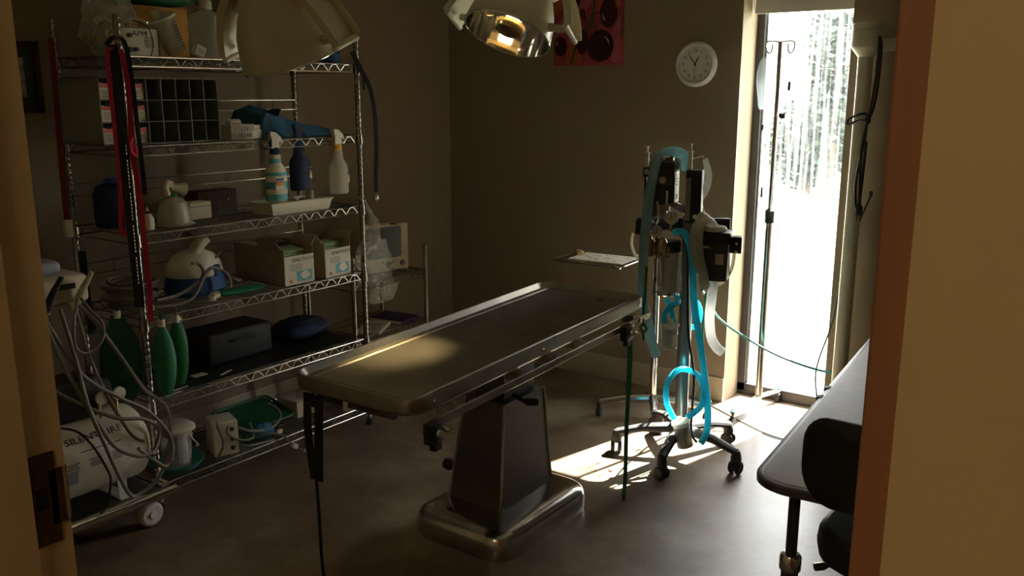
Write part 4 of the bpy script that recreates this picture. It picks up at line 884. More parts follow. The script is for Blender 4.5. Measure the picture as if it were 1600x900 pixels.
# ================================================================== surgery lamps
def lamp(loc, ry, rx, spin, lab, energy, aim, spread):
    o = thing('surgery_lamp', lab, 'surgical light', loc, 0, 'surgery lamps over the table')
    m = R(math.degrees(PSI), 'Z') @ R(ry, 'Y') @ R(rx, 'X') @ R(spin, 'Z')
    b = MB(); b.lathe([(.160, .0), (.165, .0), (.1655, .006), (.160, .05), (.147, .11), (.124, .165), (.092, .205), (.06, .226), (.05, .235), (.05, .255), (0, .255)], 48, m); bo = b.build('bowl', 'lamp_cream', o)
    b = MB(); b.lathe([(.160, .0005), (.155, .05), (.142, .108), (.118, .16), (.08, .198), (.0, .215)], 48, m); b.build('reflector', 'mirror', bo)
    b = MB(); b.tube([(.1655 * math.cos(a), .1655 * math.sin(a), .002) for a in [2 * PI * k / 48 for k in range(48)]], .0028, 6, closed=True, m=m); b.build('rim', 'chrome', bo)
    b = MB(); b.lathe([(0, .004), (.035, .006), (.05, .013), (.054, .020), (.054, .046), (0, .046)], 28, m); g = b.build('bulb_shield', 'brass', o)
    MB().lathe([(.0545, .032), (.0565, .032), (.0565, .044), (.0545, .044)], 28, m).build('shield_ring', 'amber', g)
    MB().lathe([(0, .098), (.018, .094), (.024, .078), (.022, .05), (0, .048)], 20, m).build('bulb', 'bulb', g)
    for k in range(3): a = k * 2.094 + .5; MB().cyl((.05 * math.cos(a), .05 * math.sin(a), .035), (.13 * math.cos(a), .13 * math.sin(a), .105), .0025, n=6, m=m).build('shield_strut', 'chrome', g)
    for s in (-1, 1):        # yoke arms: open channels
        cv = cm([(s * .03, 0, .275), (s * .10, 0, .245), (s * .17, 0, .18), (s * .22, 0, .095), (s * .245, 0, .03)], 5)
        wd = [.034 + .022 * min(1, k / 10) for k in range(len(cv))]
        b = MB(); b.ribbon(cv, [2 * q for q in wd], .003, (0, 1, 0), m); arm = b.build('yoke_arm', 'lamp_cream', o)
        for e in (-1, 1):
            up = [p + Vector((s * .011, 0, .009)) + Vector((0, e * wd[k], 0)) for k, p in enumerate(cv)]
            MB().ribbon(up, .03, .003, (s * .75, 0, .66), m).build('flange', 'lamp_cream', arm)
        MB().cyl((s * .246, -.058, .034), (s * .246, .058, .034), .011, n=12, m=m).build('grip_bar', 'lamp_cream', arm)
        MB().lathe([(0, 0), (.016, 0), (.012, .062), (0, .062)], 14, m @ T(s * .158, 0, .05) @ R(90 * s, 'Y')).build('pivot', 'lamp_cream', arm)
        b = MB(); b.loft([[(s * .05, -.03, .225), (s * .05, .03, .225), (s * .055, .03, .25), (s * .055, -.03, .25)], [(s * .13, -.02, .16), (s * .13, .02, .16), (s * .165, .02, .185), (s * .165, -.02, .185)]], m=m); b.build('gusset', 'lamp_cream', arm)
    MB().lathe([(0, .25), (.042, .25), (.046, .26), (.046, .295), (.03, .31), (0, .31)], 24, m).build('swivel_hub', 'lamp_cream', o)
    ld = bpy.data.lights.new('lamp_beam', 'SPOT'); ld.energy = energy; ld.color = (1, .74, .36); ld.spot_size = math.radians(spread); ld.spot_blend = 1; ld.shadow_soft_size = .05
    lo = bpy.data.objects.new('lamp_beam', ld); col.objects.link(lo); lo.parent = o; lo.location = m @ Vector((0, 0, -.01)); lo.rotation_euler = (Vector(aim) - Vector(loc)).to_track_quat('-Z', 'Y').to_euler()
    top = m @ Vector((0, 0, .29))
    H_ = ZC - loc[2]
    MB().tube(cm([tuple(top), (top.x, top.y, top.z + .10), (top.x * .5, top.y * .5, top.z + .2), (0, 0, H_ - .30), (0, 0, H_)], 6), .02, 12).build('drop_tube', 'lamp_cream', o)
    MB().lathe([(0, H_ - .045), (.07, H_ - .04), (.085, H_ - .001), (0, H_ - .001)], 24).build('ceiling_plate', 'lamp_cream', o)
    return o
lamp((-2.35, 2.0, 1.715), -14, 17, -33, 'nearer cream surgery lamp tilted away, hanging in front of the shelving', 3, (-2.05, 1.9, .78), 70)
lamp((-2.005, 2.72, 1.815), 20, -20, -30, 'farther cream surgery lamp showing its mirrored bowl and lit bulb', 150, (-1.97, 2.09, .78), 17)

# ================================================================== instrument stand behind the table
o = thing('mayo_stand', 'chrome instrument stand with flat tray standing behind the operating table', 'instrument stand', (-1.93, 3.86, 0))
MB().cyl((0, 0, .09), (0, 0, .86), .016, n=16).build('post', 'chrome', o); MB().lathe([(.016, .70), (.021, .70), (.021, .73), (.016, .73)], 16).build('collar', 'black', o)
for k, a in enumerate((215, 300, 20, 120)):
    a = math.radians(a); L = (.27, .15, .27, .25)[k]; d = Vector((math.cos(a), math.sin(a), 0))
    b = MB(); b.tube([d * 0 + Vector((0, 0, .10)), d * L * .5 + Vector((0, 0, .095)), d * L + Vector((0, 0, .078))], [.024, .021, .017], 10); q = b.build('leg', 'base_steel', o)
    c = MB(); p = d * L; c.lathe([(0, -.012), (.022, -.012), (.026, -.006), (.026, .006), (.022, .012), (0, .012)], 16, T(p.x, p.y, .026) @ Matrix.Rotation(a + 1.2, 4, 'Z') @ R(90, 'X')); c.box((p.x, p.y, .056), (.018, .018, .03)); c.build('caster', 'dark_rubber', q)
MT2 = T(-.10, -.38, .855) @ R(4, 'Z')
b = MB(); b.loft([ring(.36, .30, .03, .008), ring(.36, .30, .03, .012), ring(.34, .28, .025, .002), ring(.33, .27, .02, 0)], m=MT2); b.build('tray', 'steel', o)
b = MB(); b.tube([(0, 0, .86), (-.02, -.10, .852), (-.06, -.24, .852)], .008, 8); b.tube([(-.24, -.24, .851), (.06, -.24, .851)], .006, 8); b.tube([(-.24, -.48, .851), (.06, -.48, .851)], .006, 8); b.tube([(-.09, -.24, .851), (-.09, -.48, .851)], .006, 8); b.build('tray_support', 'chrome', o)
q = thing('instrument_towel', 'speckled paper towel lying in the instrument stand tray', 'towel', (-2.02, 3.49, .859), 4); MB().rbox((0, 0, .004), (.27, .19, .005), .001, 1).build('towel', 'paper', q); b = MB(); [b.box((random.uniform(-.12, .12), random.uniform(-.08, .08), .0068), (random.uniform(.006, .02), .004, .0006)) for _ in range(22)]; b.build('printed_specks', 'grey_plastic', q)
q = thing('tape_dispenser', 'small brass coloured ring on the far edge of the instrument tray', 'tape roll', (-2.16, 3.50, .859)); MB().lathe([(.014, .006), (.024, .006), (.024, .026), (.014, .026), (.014, .006)], 20, T(0, 0, .0)).build('roll', 'brass', q); MB().lathe([(.012, .0055), (.0135, .0055), (.0135, .028), (.012, .028), (.012, .0055)], 20).build('core', 'cream', q)
# ================================================================== anaesthesia machine
AC = (-1.60, 3.486)
o = thing('anesthesia_machine', 'anesthesia machine with hoses and gauges on a five caster base', 'anesthesia machine', (AC[0], AC[1], 0), math.degrees(PSI))
MB().lathe([(0, .10), (.045, .10), (.055, .12), (.05, .155), (.036, .175), (.032, .18), (0, .18)], 20).build('base_hub', 'grey_plastic', o)
for k in range(5):
    a = math.radians(-80 + 72 * k) - PSI; d = Vector((math.cos(a), math.sin(a), 0)); L = .285
    q = MB().tube([Vector((0, 0, .135)) + d * .02, Vector((0, 0, .125)) + d * L * .6, Vector((0, 0, .098)) + d * L], [.03, .024, .020], 10, flat=.8).build('leg', 'grey_plastic', o)
    p = d * (L + .0); w_ = a + 1.57 + .4 * (k % 3 - 1)
    MB().lathe([(0, 0), (.022, 0), (.024, .02), (.019, .045), (.012, .055), (0, .055)], 14, T(p.x, p.y, .052)).build('caster_stem', 'grey_plastic', q)
    b = MB()
    for s in (-.016, .016): b.lathe([(0, -.009), (.024, -.009), (.030, -.004), (.030, .004), (.024, .009), (0, .009)], 18, T(p.x, p.y, .0305) @ Matrix.Rotation(w_, 4, 'Z') @ T(0, s, 0) @ R(90, 'X'))
    b.build('caster', 'dark_rubber', q)
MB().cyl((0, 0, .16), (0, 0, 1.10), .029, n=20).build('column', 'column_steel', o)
MB().rbox((-.02, .03, 1.055), (.40, .03, .05), .004).build('cross_bar', 'black', o)
# ventilator / flowmeter head
RV = T(-.115, -.01, 1.24) @ R(-24, 'Z')
b = MB(); b.rbox((0, 0, .0), (.105, .095, .175), .006, 2, RV); vb = b.build('absorber_head', 'black', o)
MB().rbox((0, -.049, .045), (.085, .003, .022), .001, 1, RV).build('name_strip', 'grey_plastic', vb)
MB().rbox((0, -.048, .010), (.09, .003, .04), .001, 1, RV).build('dial_plate', 'dark_metal', vb)
MB().lathe([(0, .014), (.013, .014), (.016, 0), (0, 0)], 18, RV @ T(.005, -.048, .012) @ FRONT).build('dial_knob', 'beige', vb)
MB().rbox((.0535, 0, -.025), (.002, .075, .115), .0006, 1, RV).build('side_label', 'label', vb)
b = MB(); [b.box((.0548, .0, .015 - k * .012), (.0008, .05, .003), RV) for k in range(3)]; b.rbox((.055, .005, -.06), (.001, .024, .022), .0003, 1, RV); b.build('label_print', 'grey_plastic', vb)
MB().rbox((-.01, -.052, -.05), (.05, .02, .055), .004, 2, RV).build('vent_block', 'grey_plastic', vb); MB().rbox((.028, -.055, -.06), (.012, .012, .06), .003, 2, RV).build('latch', 'chrome', vb)
MB().lathe([(0, 0), (.036, 0), (.038, .006), (.038, .018), (.034, .022), (0, .022)], 24, RV @ T(0, 0, .088)).build('cap', 'steel', vb)
# flowmeter
FL = T(.012, -.02, 1.18) @ R(-18, 'Z')
b = MB(); b.rbox((.0, 0, 0), (.068, .07, .225), .006, 2, FL); fb = b.build('flowmeter', 'black', o)
MB().rbox((-.022, -.035, -.01), (.022, .01, .18), .003, 2, FL).build('flow_tube', 'clear_frost', fb); MB().lathe([(0, .016), (.011, .016), (.013, 0), (0, 0)], 14, FL @ T(.012, -.036, -.08) @ FRONT).build('flow_knob', 'steel', fb)
b = MB(); [b.box((-.022, -.0405, -.08 + k * .014), (.014, .0006, .002), FL) for k in range(12)]; b.build('scale_marks', 'ink', fb)
b = MB(); b.tube([(.0, .01, 1.29), (.002, .01, 1.335), (.05, .012, 1.347), (.052, .012, 1.335)], .003, 6); b.build('wire_hook', 'white', o)
q = thing('record_card', 'curled white record card hanging from the machine hook', 'card', (AC[0], AC[1], 1.0), math.degrees(PSI))
b = MB(); b.ribbon(cm([(.055, .0, .335), (.072, .0, .27), (.066, 0, .21), (.046, 0, .165)]), [.03 + .014 * math.sin(k / 18 * PI) for k in range(19)], .0015, (.75, .5, 0)); b.build('sheet', 'thin_paper', q)
b = MB(); b.ribbon([(.045, .01, .165), (.052, .01, .12), (.06, .01, .09)], [.008, .03, .04], .0015, (.75, .5, 0)); b.build('lower_sheet', 'thin_paper', q); MB().tube(cm([(.052, .008, .34), (.056, .004, .335), (.056, .0, .328)], 4), .002, 6).build('string', 'dark_metal', q)
def syringe(u, z0, L, lab, y=0):
    q = thing('syringe', lab, 'syringe', (AC[0], AC[1], z0), math.degrees(PSI), 'syringes standing in the machine')
    MB().lathe([(0, 0), (.010, 0), (.010, L * .7), (.009, L * .7), (0, L * .69)], 14, T(u, y, 0)).build('barrel', 'white', q)
    MB().prism(rrect(.034, .018, .006, 3), L * .7, L * .72, T(u, y, 0)).build('flange', 'white', q)
    b = MB(); b.cyl((u, y, L * .7), (u, y, L), .006, n=10); b.lathe([(0, 0), (.013, 0), (.013, .003), (0, .003)], 14, T(u, y, L)); b.build('plunger', 'white', q)
syringe(-.188, 1.30, .085, 'small white syringe standing upright at the left of the machine top', .02)
syringe(-.010, 1.296, .10, 'larger white syringe standing upright on the black flowmeter block', -.01)
MB().rbox((-.188, .02, 1.278), (.03, .03, .04), .003).build('syringe_holder', 'black', o); MB().box((-.19, .0042, 1.282), (.018, .002, .022)).build('holder_sign', 'label', o)
MB().tube([(-.188, .03, 1.27), (-.188, .035, 1.06)], .006, 8).build('holder_rod', 'dark_metal', o)
# manifold between head and valves
mf = MB().rbox((-.12, .0, 1.12), (.06, .06, .06), .008, 2).build('manifold', 'steel', o)
MB().tube(cm([(-.15, -.05, 1.17), (-.14, -.055, 1.10), (-.15, -.05, 1.065)]), .005, 8).build('manifold_pipe', 'cream_hose', mf)
MB().rbox((0, 0, 0), (.11, .012, .03), .004, 2, T(-.075, -.03, 1.145) @ R(24, 'Y')).build('manifold_arm', 'steel', mf)
MB().rbox((-.165, .0, 1.12), (.03, .04, .11), .005, 2).build('side_block', 'dark_metal', mf)
# gauges
for u, z, r_, y in ((-.149, 1.039, .025, -.07), (-.088, 1.095, .029, -.06)):
    m = T(u, y, z) @ R(-14, 'Z') @ FRONT
    g = MB().lathe([(0, -.02), (r_ * .9, -.02), (r_, -.016), (r_, .01), (r_ * .92, .012), (r_ * .9, .008), (0, .008)], 28, m).build('gauge', 'chrome', o)
    MB().lathe([(0, .0085), (r_ * .88, .0085), (r_ * .88, .0092), (0, .0092)], 24, m).build('gauge_dial', 'label', g)
    b = MB(); [b.box((.7 * r_ * math.cos(a), .7 * r_ * math.sin(a), .0096), (.003, .003, .0006), m) for a in [k * .7 - .5 for k in range(7)]]; b.box((0, r_ * .2, .0098), (.0018, r_ * .8, .0006), m); b.box((0, -r_ * .1, .0098), (r_ * .6, .0016, .0006), m); b.build('needle', 'ink', g)
    MB().cyl((u, y + .008, z - r_), (u, y + .012, z - r_ - .03), .007, n=10).build('gauge_stem', 'brass', g)
for u, z, y in ((-.186, .992, -.06), (-.128, .984, -.07)):
    v_ = MB().lathe([(0, .028), (.016, .024), (.026, .006), (.028, -.004), (.024, -.03), (.024, -.06), (0, -.06)], 20, T(u, y, z)).build('valve_dome', 'brass', o)
    MB().lathe([(.008, -.005), (.013, -.005), (.013, .028), (.008, .028)], 16, T(u - .008, y - .02, z - .035) @ FRONT).build('outlet', 'steel', v_)
    MB().rbox((u + .012, y + .01, z - .035), (.05, .04, .05), .006).build('valve_block', 'brass', v_)
MB().cyl((-.128, -.06, .93), (-.128, -.06, .80), .011, n=14).build('relief_tube', 'chrome', o)
# absorber canister
MB().lathe([(0, .99), (.05, .99), (.052, .985), (.052, .945), (0, .945)], 24, T(-.088, -.02, 0)).build('canister_cap', 'black', o)
MB().lathe([(0, .768), (.047, .768), (.047, .945), (0, .945)], 28, T(-.088, -.02, 0)).build('canister', 'clear_frost', o)
MB().lathe([(0, .77), (.043, .77), (.043, .93), (0, .93)], 24, T(-.088, -.02, 0)).build('absorbent', 'charcoal', o)
MB().lathe([(0, .752), (.044, .752), (.05, .758), (.05, .77), (0, .77)], 28, T(-.088, -.02, 0)).build('canister_foot', 'chrome', o)
[MB().tube([(u, -.02, .75), (u, -.02, .95)], .004, 6).build('tie_rod', 'chrome', o) for u in (-.148, -.028)]
# vaporizer / bellows box on the right
VM = T(.112, -.03, .925) @ R(-22, 'Z')
vp = MB().rbox((0, 0, -.02), (.115, .10, .165), .008, 2, VM).build('vaporizer', 'grey_plastic', o)
MB().rbox((0, 0, .085), (.135, .115, .05), .006, 2, VM).build('vaporizer_cover', 'black', vp); MB().rbox((.025, -.051, -.005), (.036, .002, .045), .0006, 1, VM).build('rating_plate', 'beige', vp); MB().rbox((-.035, -.051, .045), (.03, .002, .012), .0006, 1, VM).build('maker_plate', 'steel', vp)
MB().rbox((.085, .0, .055), (.05, .05, .07), .003, 1, VM).build('mount_bracket', 'black', vp); [MB().lathe([(0, .006), (.006, .006), (.007, 0), (0, 0)], 12, VM @ T(.09, -.025, .045 + s * .018) @ FRONT).build('bolt', 'chrome', vp) for s in (-1, 1)]
b = MB(); b.lathe([(0, 0), (.052, 0), (.056, .008), (.05, .018), (0, .02)], 24, T(.10, -.03, 1.036)); b.build('dial', 'cream_hose', vp)
MB().rbox((-.205, .0, 1.045), (.045, .04, .06), .003).build('end_bracket', 'black', o)
# hoses
def hose(pts, r_, mt, ribbed=False, **k):
    b = MB(); corrug(b, pts, r_) if ribbed else b.tube(cm(pts, 7), r_, 10); return b.build('hose', mt, o)
hose([(-.02, .02, 1.29), (-.03, .0, 1.345), (-.085, -.005, 1.366), (-.145, -.03, 1.34), (-.178, -.08, 1.25), (-.20, -.11, 1.11), (-.212, -.13, .92), (-.212, -.14, .77), (-.19, -.13, .68), (-.165, -.12, .58), (-.140, -.11, .50)], .021, 'paleblue_hose', True)
hose([(-.075, -.055, 1.03), (-.04, -.085, 1.035), (-.012, -.095, .98), (-.0, -.10, .90), (.018, -.10, .72), (.056, -.10, .52), (.092, -.105, .28), (.094, -.11, .16), (.066, -.12, .105)], .015, 'cyan_hose', True)
hose([(-.095, -.04, .74), (-.075, -.055, .70), (-.06, -.06, .63), (-.05, -.06, .58)], .012, 'cyan_hose', True)
hose([(-.108, -.09, .645), (-.108, -.09, .68), (-.085, -.088, .715), (-.05, -.085, .735), (-.03, .05, .73), (.02, .06, .725), (.06, .05, .70), (.074, .04, .65), (.055, .03, .60), (.0, .04, .59)], .012, 'cyan_hose', True)
hose([(-.055, -.13, .225), (-.09, -.125, .30), (-.085, -.11, .385), (-.03, -.085, .435), (.04, -.09, .415), (.075, -.10, .345), (.06, -.115, .275), (.0, -.13, .23)], .0125, 'cyan_hose', True)
hose([(.10, -.04, 1.05), (.06, -.09, 1.085), (.02, -.105, 1.075), (.0, -.11, 1.02), (.012, -.11, .92), (.045, -.105, .86), (.05, -.10, .81)], .019, 'cream_hose', True)
hose([(.09, -.02, 1.06), (.04, -.06, 1.10), (.025, -.085, 1.05), (.028, -.09, .95), (.055, -.09, .84), (.06, -.085, .79)], .019, 'cream_hose', True)
hose([(.11, -.03, .83), (.105, -.03, .74), (.10, -.03, .66), (.11, -.03, .57), (.135, -.03, .52), (.165, -.03, .495)], .021, 'white_hose', True)
hose([(.195, -.02, .955), (.19, -.02, .88), (.165, -.02, .825), (.12, -.03, .795), (.075, -.04, .805)], .0075, 'cream_hose')
hose([(-.24, .0, 1.02), (-.245, -.01, .97), (-.225, -.02, .92), (-.2, -.03, .90)], .006, 'cream_hose')
hose([(-.05, -.06, 1.02), (-.02, -.075, 1.0), (-.012, -.08, .85), (.0, -.085, .6), (.03, -.095, .4), (.02, -.13, .18), (.045, -.14, .12)], .0055, 'black')
hose([(.09, .02, .75), (.085, .02, .6), (.09, .03, .4), (.085, .04, .25)], .005, 'darkgreen')
hose([(-.20, -.155, .90), (-.205, -.16, .78), (-.21, -.16, .70)], .005, 'darkgreen')
def charcan(lab, m, hgt, r_):
    q = thing('charcoal_canister', lab, 'canister', (AC[0], AC[1], 0), math.degrees(PSI), 'clear scavenger canisters')
    MB().lathe([(0, 0), (r_ * .93, 0), (r_, .005), (r_, hgt), (0, hgt)], 24, m).build('shell', 'clear', q); MB().lathe([(0, .004), (r_ * .92, .004), (r_ * .92, hgt * .9), (0, hgt * .9)], 24, m).build('filling', 'charcoal', q)
    MB().lathe([(0, hgt), (r_ * 1.1, hgt), (r_ * 1.1, hgt + .01), (r_ * .4, hgt + .014), (r_ * .3, hgt + .03), (0, hgt + .03)], 24, m).build('lid', 'clear_frost', q); MB().rbox((r_ * .4, -r_ * .95, hgt * .4), (.03, .003, .05), .001, 1, m).build('label', 'clear_frost', q)
    return q
charcan('clear charcoal canister hanging on the left of the machine column', T(-.082, -.09, .532), .10, .036)
charcan('clear charcoal canister tilted at the machine base among the casters', T(-.002, -.135, .098) @ R(-13, 'Y'), .11, .037)
# green gas line to the wall
q = thing('gas_hose', 'long thin green gas hose swagged from the machine across the window', 'hose', (-1.45, 4.1, 0)); L_ = [(-1.56, 3.56, .76), (-1.63, 3.80, .66), (-1.66, 4.0, .53), (-1.60, 4.12, .435), (-1.455, 4.15, .361), (-1.324, 4.17, .319), (-1.20, 4.205, .29), (-1.10, 4.235, .285), (-1.02, 4.235, .29), (-.95, 4.262, .30)]
MB().tube(cm([Vector(p) - Vector((-1.45, 4.1, 0)) for p in L_]), .006, 8).build('hose', 'teal', q); MB().cyl((.48, .165, .30), (.52, .178, .30), .014, n=12).build('wall_connector', 'chrome', q)

# ================================================================== IV pole
o = thing('iv_pole', 'slim chrome drip stand in front of the tall window', 'drip stand', (-1.53, 4.265, 0))
MB().cyl((0, 0, .06), (0, 0, 1.03), .0175, n=14).build('lower_tube', 'steel', o); MB().cyl((0, 0, 1.0), (0, 0, 1.845), .0115, n=12).build('upper_tube', 'steel', o); MB().lathe([(.0175, .98), (.023, .98), (.023, 1.04), (.014, 1.05), (.0115, 1.05)], 16).build('clutch', 'grey_plastic', o)
for s in (-1, 1):
    d = Vector((math.cos(PSI - .35), math.sin(PSI - .35), 0)) * s
    b = MB(); b.tube(cm([Vector((0, 0, 1.845)), d * .055 + Vector((0, 0, 1.848)), d * .066 + Vector((0, 0, 1.83)), d * .058 + Vector((0, 0, 1.80)), d * .044 + Vector((0, 0, 1.795)), d * .036 + Vector((0, 0, 1.815)), d * .036 + Vector((0, 0, 1.835))]), .0045, 8); b.build('hook', 'steel', o)
for k, a in enumerate((266, 78)):
    a = math.radians(a); L = (.29, .19, .25, .16)[k]; d = Vector((math.cos(a), math.sin(a), 0)); b = MB(); b.tube([Vector((0, 0, .075)), d * L + Vector((0, 0, .062))], [.016, .013], 10, flat=.7); q = b.build('leg', 'white', o)
    p = d * L; b = MB(); b.lathe([(0, -.01), (.02, -.01), (.024, -.005), (.024, .005), (.02, .01), (0, .01)], 14, T(p.x, p.y, .0245) @ Matrix.Rotation(a, 4, 'Z') @ R(90, 'X')); b.cyl((p.x, p.y, .05), (p.x, p.y, .078), .006, n=8); b.build('caster', 'dark_rubber', q); MB().lathe([(0, .072), (.016, .072), (.014, .078), (.004, .082), (.004, .088), (0, .088)], 12, T(p.x, p.y, 0)).build('caster_cap', 'teal', q)
o = thing('iv_bag', 'clear fluid bag hanging from the left hook of the drip stand', 'drip bag', (-1.53, 4.265, 1.5), math.degrees(PSI) - 20)
b = MB(); rings = []
for k in range(13):
    t_ = k / 12; hw = .047 * (.75 + .25 * math.sin(PI * t_)) * (1 if .04 < t_ < .96 else .8); th = .003 + .017 * math.sin(PI * t_) ** .7
    rings.append([(-.052 + hw * math.cos(a) + .004 * math.sin(7 * t_), .004 + th * math.sin(a), .03 + .245 * t_) for a in [2 * PI * j / 16 for j in range(16)]])
b.loft(rings); b.build('bag_film', 'ivbag', o)
b = MB(); [b.box((-.03, -.0175, .10 + k * .012), (.022 - .008 * (k % 2), .0008, .0016)) for k in range(11)]; b.build('scale_marks', 'ink', o); MB().lathe([(.003, 0), (.007, 0), (.007, .004), (.003, .004)], 12, T(-.052, .002, .288) @ FRONT).build('hanging_eye', 'clear_frost', o)
MB().cyl((-.055, 0, .03), (-.055, 0, -.03), .006, n=10).build('drip_chamber', 'clear_frost', o); MB().rbox((-.06, 0, -.055), (.012, .01, .028), .002).build('roller_clamp', 'green', o)
MB().tube(cm([(-.055, 0, -.03), (-.056, 0, -.2), (-.05, 0, -.42), (-.03, 0, -.55), (.0, -.02, -.5), (.03, -.03, -.2), (.045, -.02, .02), (.05, 0, .18), (.045, 0, .3)]), .0022, 6).build('drip_line', 'ivbag', o)
MB().rbox((.052, -.002, .14), (.014, .01, .045), .002, 1).build('slide_clamp', 'dark_metal', o); b = MB(); b.ball((.028, -.03, .0), (.016, .01, .012), 10, 6, jit=.25); b.tube([(.028, -.03, .0), (.05, -.03, .02)], .004, 6); b.build('stopcock', 'grey_plastic', o); MB().rbox((-.045, 0, -.37), (.010, .01, .05), .002).build('line_clip', 'grey_plastic', o)

# ================================================================== white wall pipe right of the window
o = thing('support_pipe', 'upright cream pipe with wide cup head beside the window', 'pipe', (-1.105, 4.155, 0))
MB().lathe([(0, .0), (.05, 0), (.05, .012), (.034, .03), (.032, 1.775), (0, 1.775)], 28).build('pipe', 'cream', o)
MB().lathe([(.032, 1.762), (.036, 1.765), (.062, 1.80), (.066, 1.806), (.066, 1.875), (.063, 1.878), (.066, 1.881), (.066, 1.90), (.058, 1.905), (0, 1.905)], 32).build('cup_head', 'cream', o)
MB().rbox((.10, .075, 1.815), (.12, .06, .055), .004, 2, Matrix.Identity(4)).build('wall_bracket', 'cream', o)
q = thing('appliance_cord', 'dark power cord with plug looped and tied on the cream pipe', 'cord', (-1.06, 4.08, 1.0))
z_ = Vector((-1.06, 4.08, 1.0))
MB().tube(cm([Vector(p) - z_ for p in [(-1.036, 4.085, 1.845), (-1.034, 4.08, 1.755), (-1.039, 4.08, 1.622), (-1.053, 4.08, 1.513), (-1.062, 4.08, 1.458), (-1.072, 4.08, 1.347), (-1.064, 4.08, 1.207), (-1.059, 4.08, 1.121)]]), .0055, 8).build('cord', 'black_soft', q)
MB().tube(cm([Vector(p) - z_ for p in [(-1.036, 4.085, 1.845), (-1.022, 4.078, 1.781), (-1.027, 4.075, 1.595), (-1.05, 4.075, 1.499), (-1.097, 4.095, 1.49), (-1.146, 4.12, 1.47), (-1.145, 4.12, 1.495), (-1.086, 4.10, 1.518), (-1.058, 4.08, 1.50), (-1.070, 4.085, 1.36), (-1.085, 4.085, 1.22), (-1.075, 4.085, 1.10), (-1.06, 4.08, 1.15), (-1.052, 4.08, 1.4)]]), .0055, 8).build('cord_loop', 'black_soft', q)
b = MB(); b.rbox((.0, 0, .095), (.026, .022, .045), .005, 2); b.build('plug', 'black', q); [MB().box((s * .007, 0, .062), (.003, .006, .02)).build('prong', 'chrome', q) for s in (-1, 1)]
b = MB(); b.ball((.005, .0, .49), (.014, .012, .016), 10, 8); b.build('knot', 'black_soft', q)
q = thing('trailing_cord', 'thin grey cord drooping beside the pipe down to the floor', 'cord', (-1.2, 4.2, 0)); z_ = Vector((-1.2, 4.2, 0))
MB().tube(cm([Vector(p) - z_ for p in [(-1.05, 4.22, 1.15), (-1.135, 4.225, .874), (-1.172, 4.215, .551), (-1.218, 4.2, .352), (-1.229, 4.2, .252), (-1.214, 4.2, .15), (-1.17, 4.12, .03), (-1.10, 4.05, .006)]]), .004, 8).build('cord', 'grey_plastic', q); MB().lathe([(0, 0), (.008, 0), (.008, .02), (0, .02)], 10, T(.15, .02, 1.15)).build('strain_relief', 'grey_plastic', q)
q = thing('floor_cable', 'thin dark cable lying across the sunlit floor by the drip stand', 'cable', (-1.5, 4.0, 0)); MB().tube(cm([(-.25, .18, .004), (-.12, .10, .004), (.02, .02, .004), (.14, -.04, .004), (.24, -.05, .004), (.32, .02, .004), (.42, .05, .004)]), .003, 6).build('cable', 'grey_plastic', q); MB().rbox((-.28, .19, .014), (.045, .03, .026), .004).build('plug', 'teal', q)

# ================================================================== white table and chair at the right
ZT = .60
o = thing('side_table', 'white topped table with dark rounded rim at the right foreground', 'table', (-.52, 3.10, 0), 4.0)
TM = T(0, 0, ZT); tw, tl = .66, 1.88
b = MB(); b.loft([ring(tw - .03, tl - .03, .085, -.03), ring(tw, tl, .10, -.022), ring(tw, tl, .10, -.004), ring(tw - .012, tl - .012, .095, 0), ring(tw - .036, tl - .036, .083, .0015)], m=TM); b.build('rim', 'rim', o)
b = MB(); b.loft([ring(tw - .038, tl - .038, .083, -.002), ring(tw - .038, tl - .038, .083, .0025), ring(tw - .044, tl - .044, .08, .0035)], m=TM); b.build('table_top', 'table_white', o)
for x in (-.24, .24):
    for y in (-.78, .80):
        l = MB().cyl((x, y, .25), (x, y, ZT - .03), .016, n=16).build('leg', 'dark_metal', o); MB().cyl((x, y, .0), (x, y, .32), .024, n=16).build('lower_tube', 'dark_metal', l); MB().lathe([(.022, .285), (.03, .288), (.03, .328), (.026, .334), (.016, .336)], 20, T(x, y, 0)).build('collar', 'chrome', l); MB().lathe([(0, 0), (.034, 0), (.036, .012), (.024, .02), (.022, .02)], 18, T(x, y, 0)).build('foot', 'dark_rubber', l)
b = MB(); [b.tube([(x, -.78, ZT - .045), (x, .80, ZT - .045)], .012, 8) for x in (-.24, .24)]; [b.tube([(-.24, y, ZT - .045), (.24, y, ZT - .045)], .012, 8) for y in (-.78, .80)]; b.build('under_frame', 'dark_metal', o)
for y in (-.16, -.05): MB().rbox((-tw / 2 + .004, y, ZT - .004), (.02, .035, .014), .003).build('edge_clip', 'grey_plastic', o)
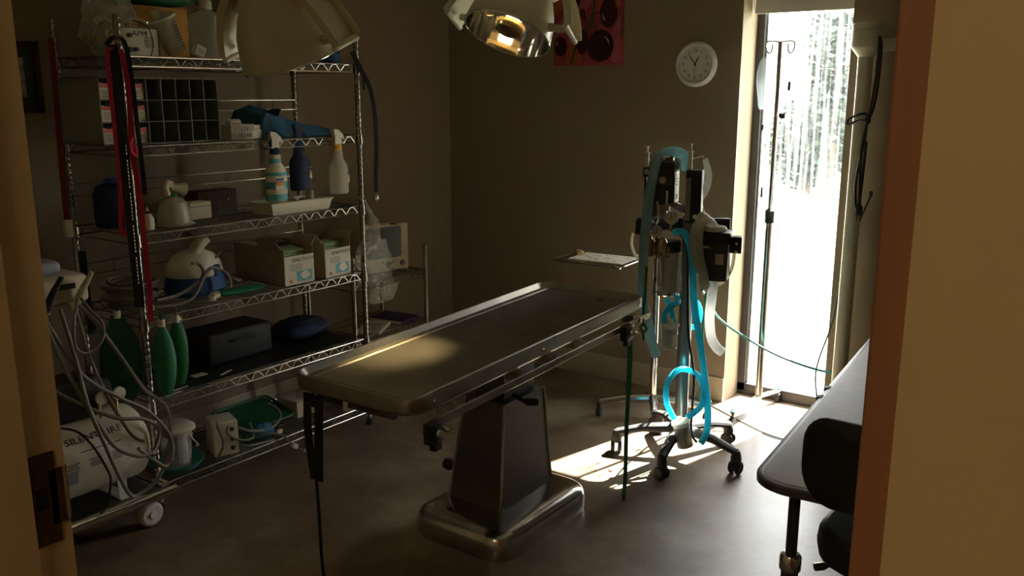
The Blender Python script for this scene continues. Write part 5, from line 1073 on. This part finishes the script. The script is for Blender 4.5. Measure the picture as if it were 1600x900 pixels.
MB().lathe([(0, 0), (.03, 0), (.03, -.03), (.022, -.045), (0, -.045)], 16, T(-.25, -.70, ZT - .03)).build('pivot_knob', 'black', o)
q = thing('blue_pad', 'folded blue pad lying on the white side table', 'pad', (-.42, 2.80, ZT + .0045), 5); MB().rbox((0, 0, .01), (.42, .50, .018), .006, 2).build('pad', 'blue', q); MB().rbox((.02, .02, .025), (.34, .40, .010), .004, 2).build('top_fold', 'blue', q)
o = thing('office_chair', 'black padded swivel chair pulled up to the white side table', 'chair', (-.405, 2.10, 0), -4)
b = MB(); rings = []
for k in range(9):
    t_ = k / 8; y = -.03 + .06 * t_; s = math.sin(PI * (.12 + .76 * t_)) ** .35
    rings.append([(x * s, y - .06 + .03 * (x / .2) ** 2, .73 + z * s) for x, z in rrect(.45, .23, .085, 6)])
b.loft(rings); bk = b.build('backrest', 'chair_vinyl', o)
b = MB(); b.loft([[(x * s, .22 + y * s, z) for x, y in rrect(.45, .42, .14, 6)] for s, z in ((.86, .40), (.97, .415), (1, .45), (.98, .485), (.9, .50))]); b.build('seat', 'chair_vinyl', o)
MB().ribbon(cm([(0, -.03, .70), (0, -.07, .58), (0, -.06, .44), (0, .0, .388), (0, .12, .386)]), .05, .008, (1, 0, 0)).build('back_bar', 'dark_metal', o)
MB().tube(cm([(-.1, .2, .385), (-.17, .14, .372), (-.215, .10, .365)]), [.006] * 9 + [.011] * 4, 8).build('height_lever', 'brass', o)
MB().cyl((0, .2, .09), (0, .2, .40), .026, n=16).build('gas_column', 'dark_metal', o)
for k in range(5):
    a = math.radians(20 + 72 * k); d = Vector((math.cos(a), math.sin(a), 0)); c = Vector((0, .2, 0)); q = MB().tube([c + Vector((0, 0, .10)), c + d * .27 + Vector((0, 0, .075))], [.03, .018], 10).build('leg', 'black', o); p = c + d * .27
    b = MB(); b.lathe([(0, -.02), (.022, -.02), (.028, -.012), (.028, .012), (.022, .02), (0, .02)], 16, T(p.x, p.y, .028) @ Matrix.Rotation(a, 4, 'Z') @ R(90, 'X')); b.cyl((p.x, p.y, .05), (p.x, p.y, .08), .008, n=8); b.build('caster', 'dark_rubber', q)
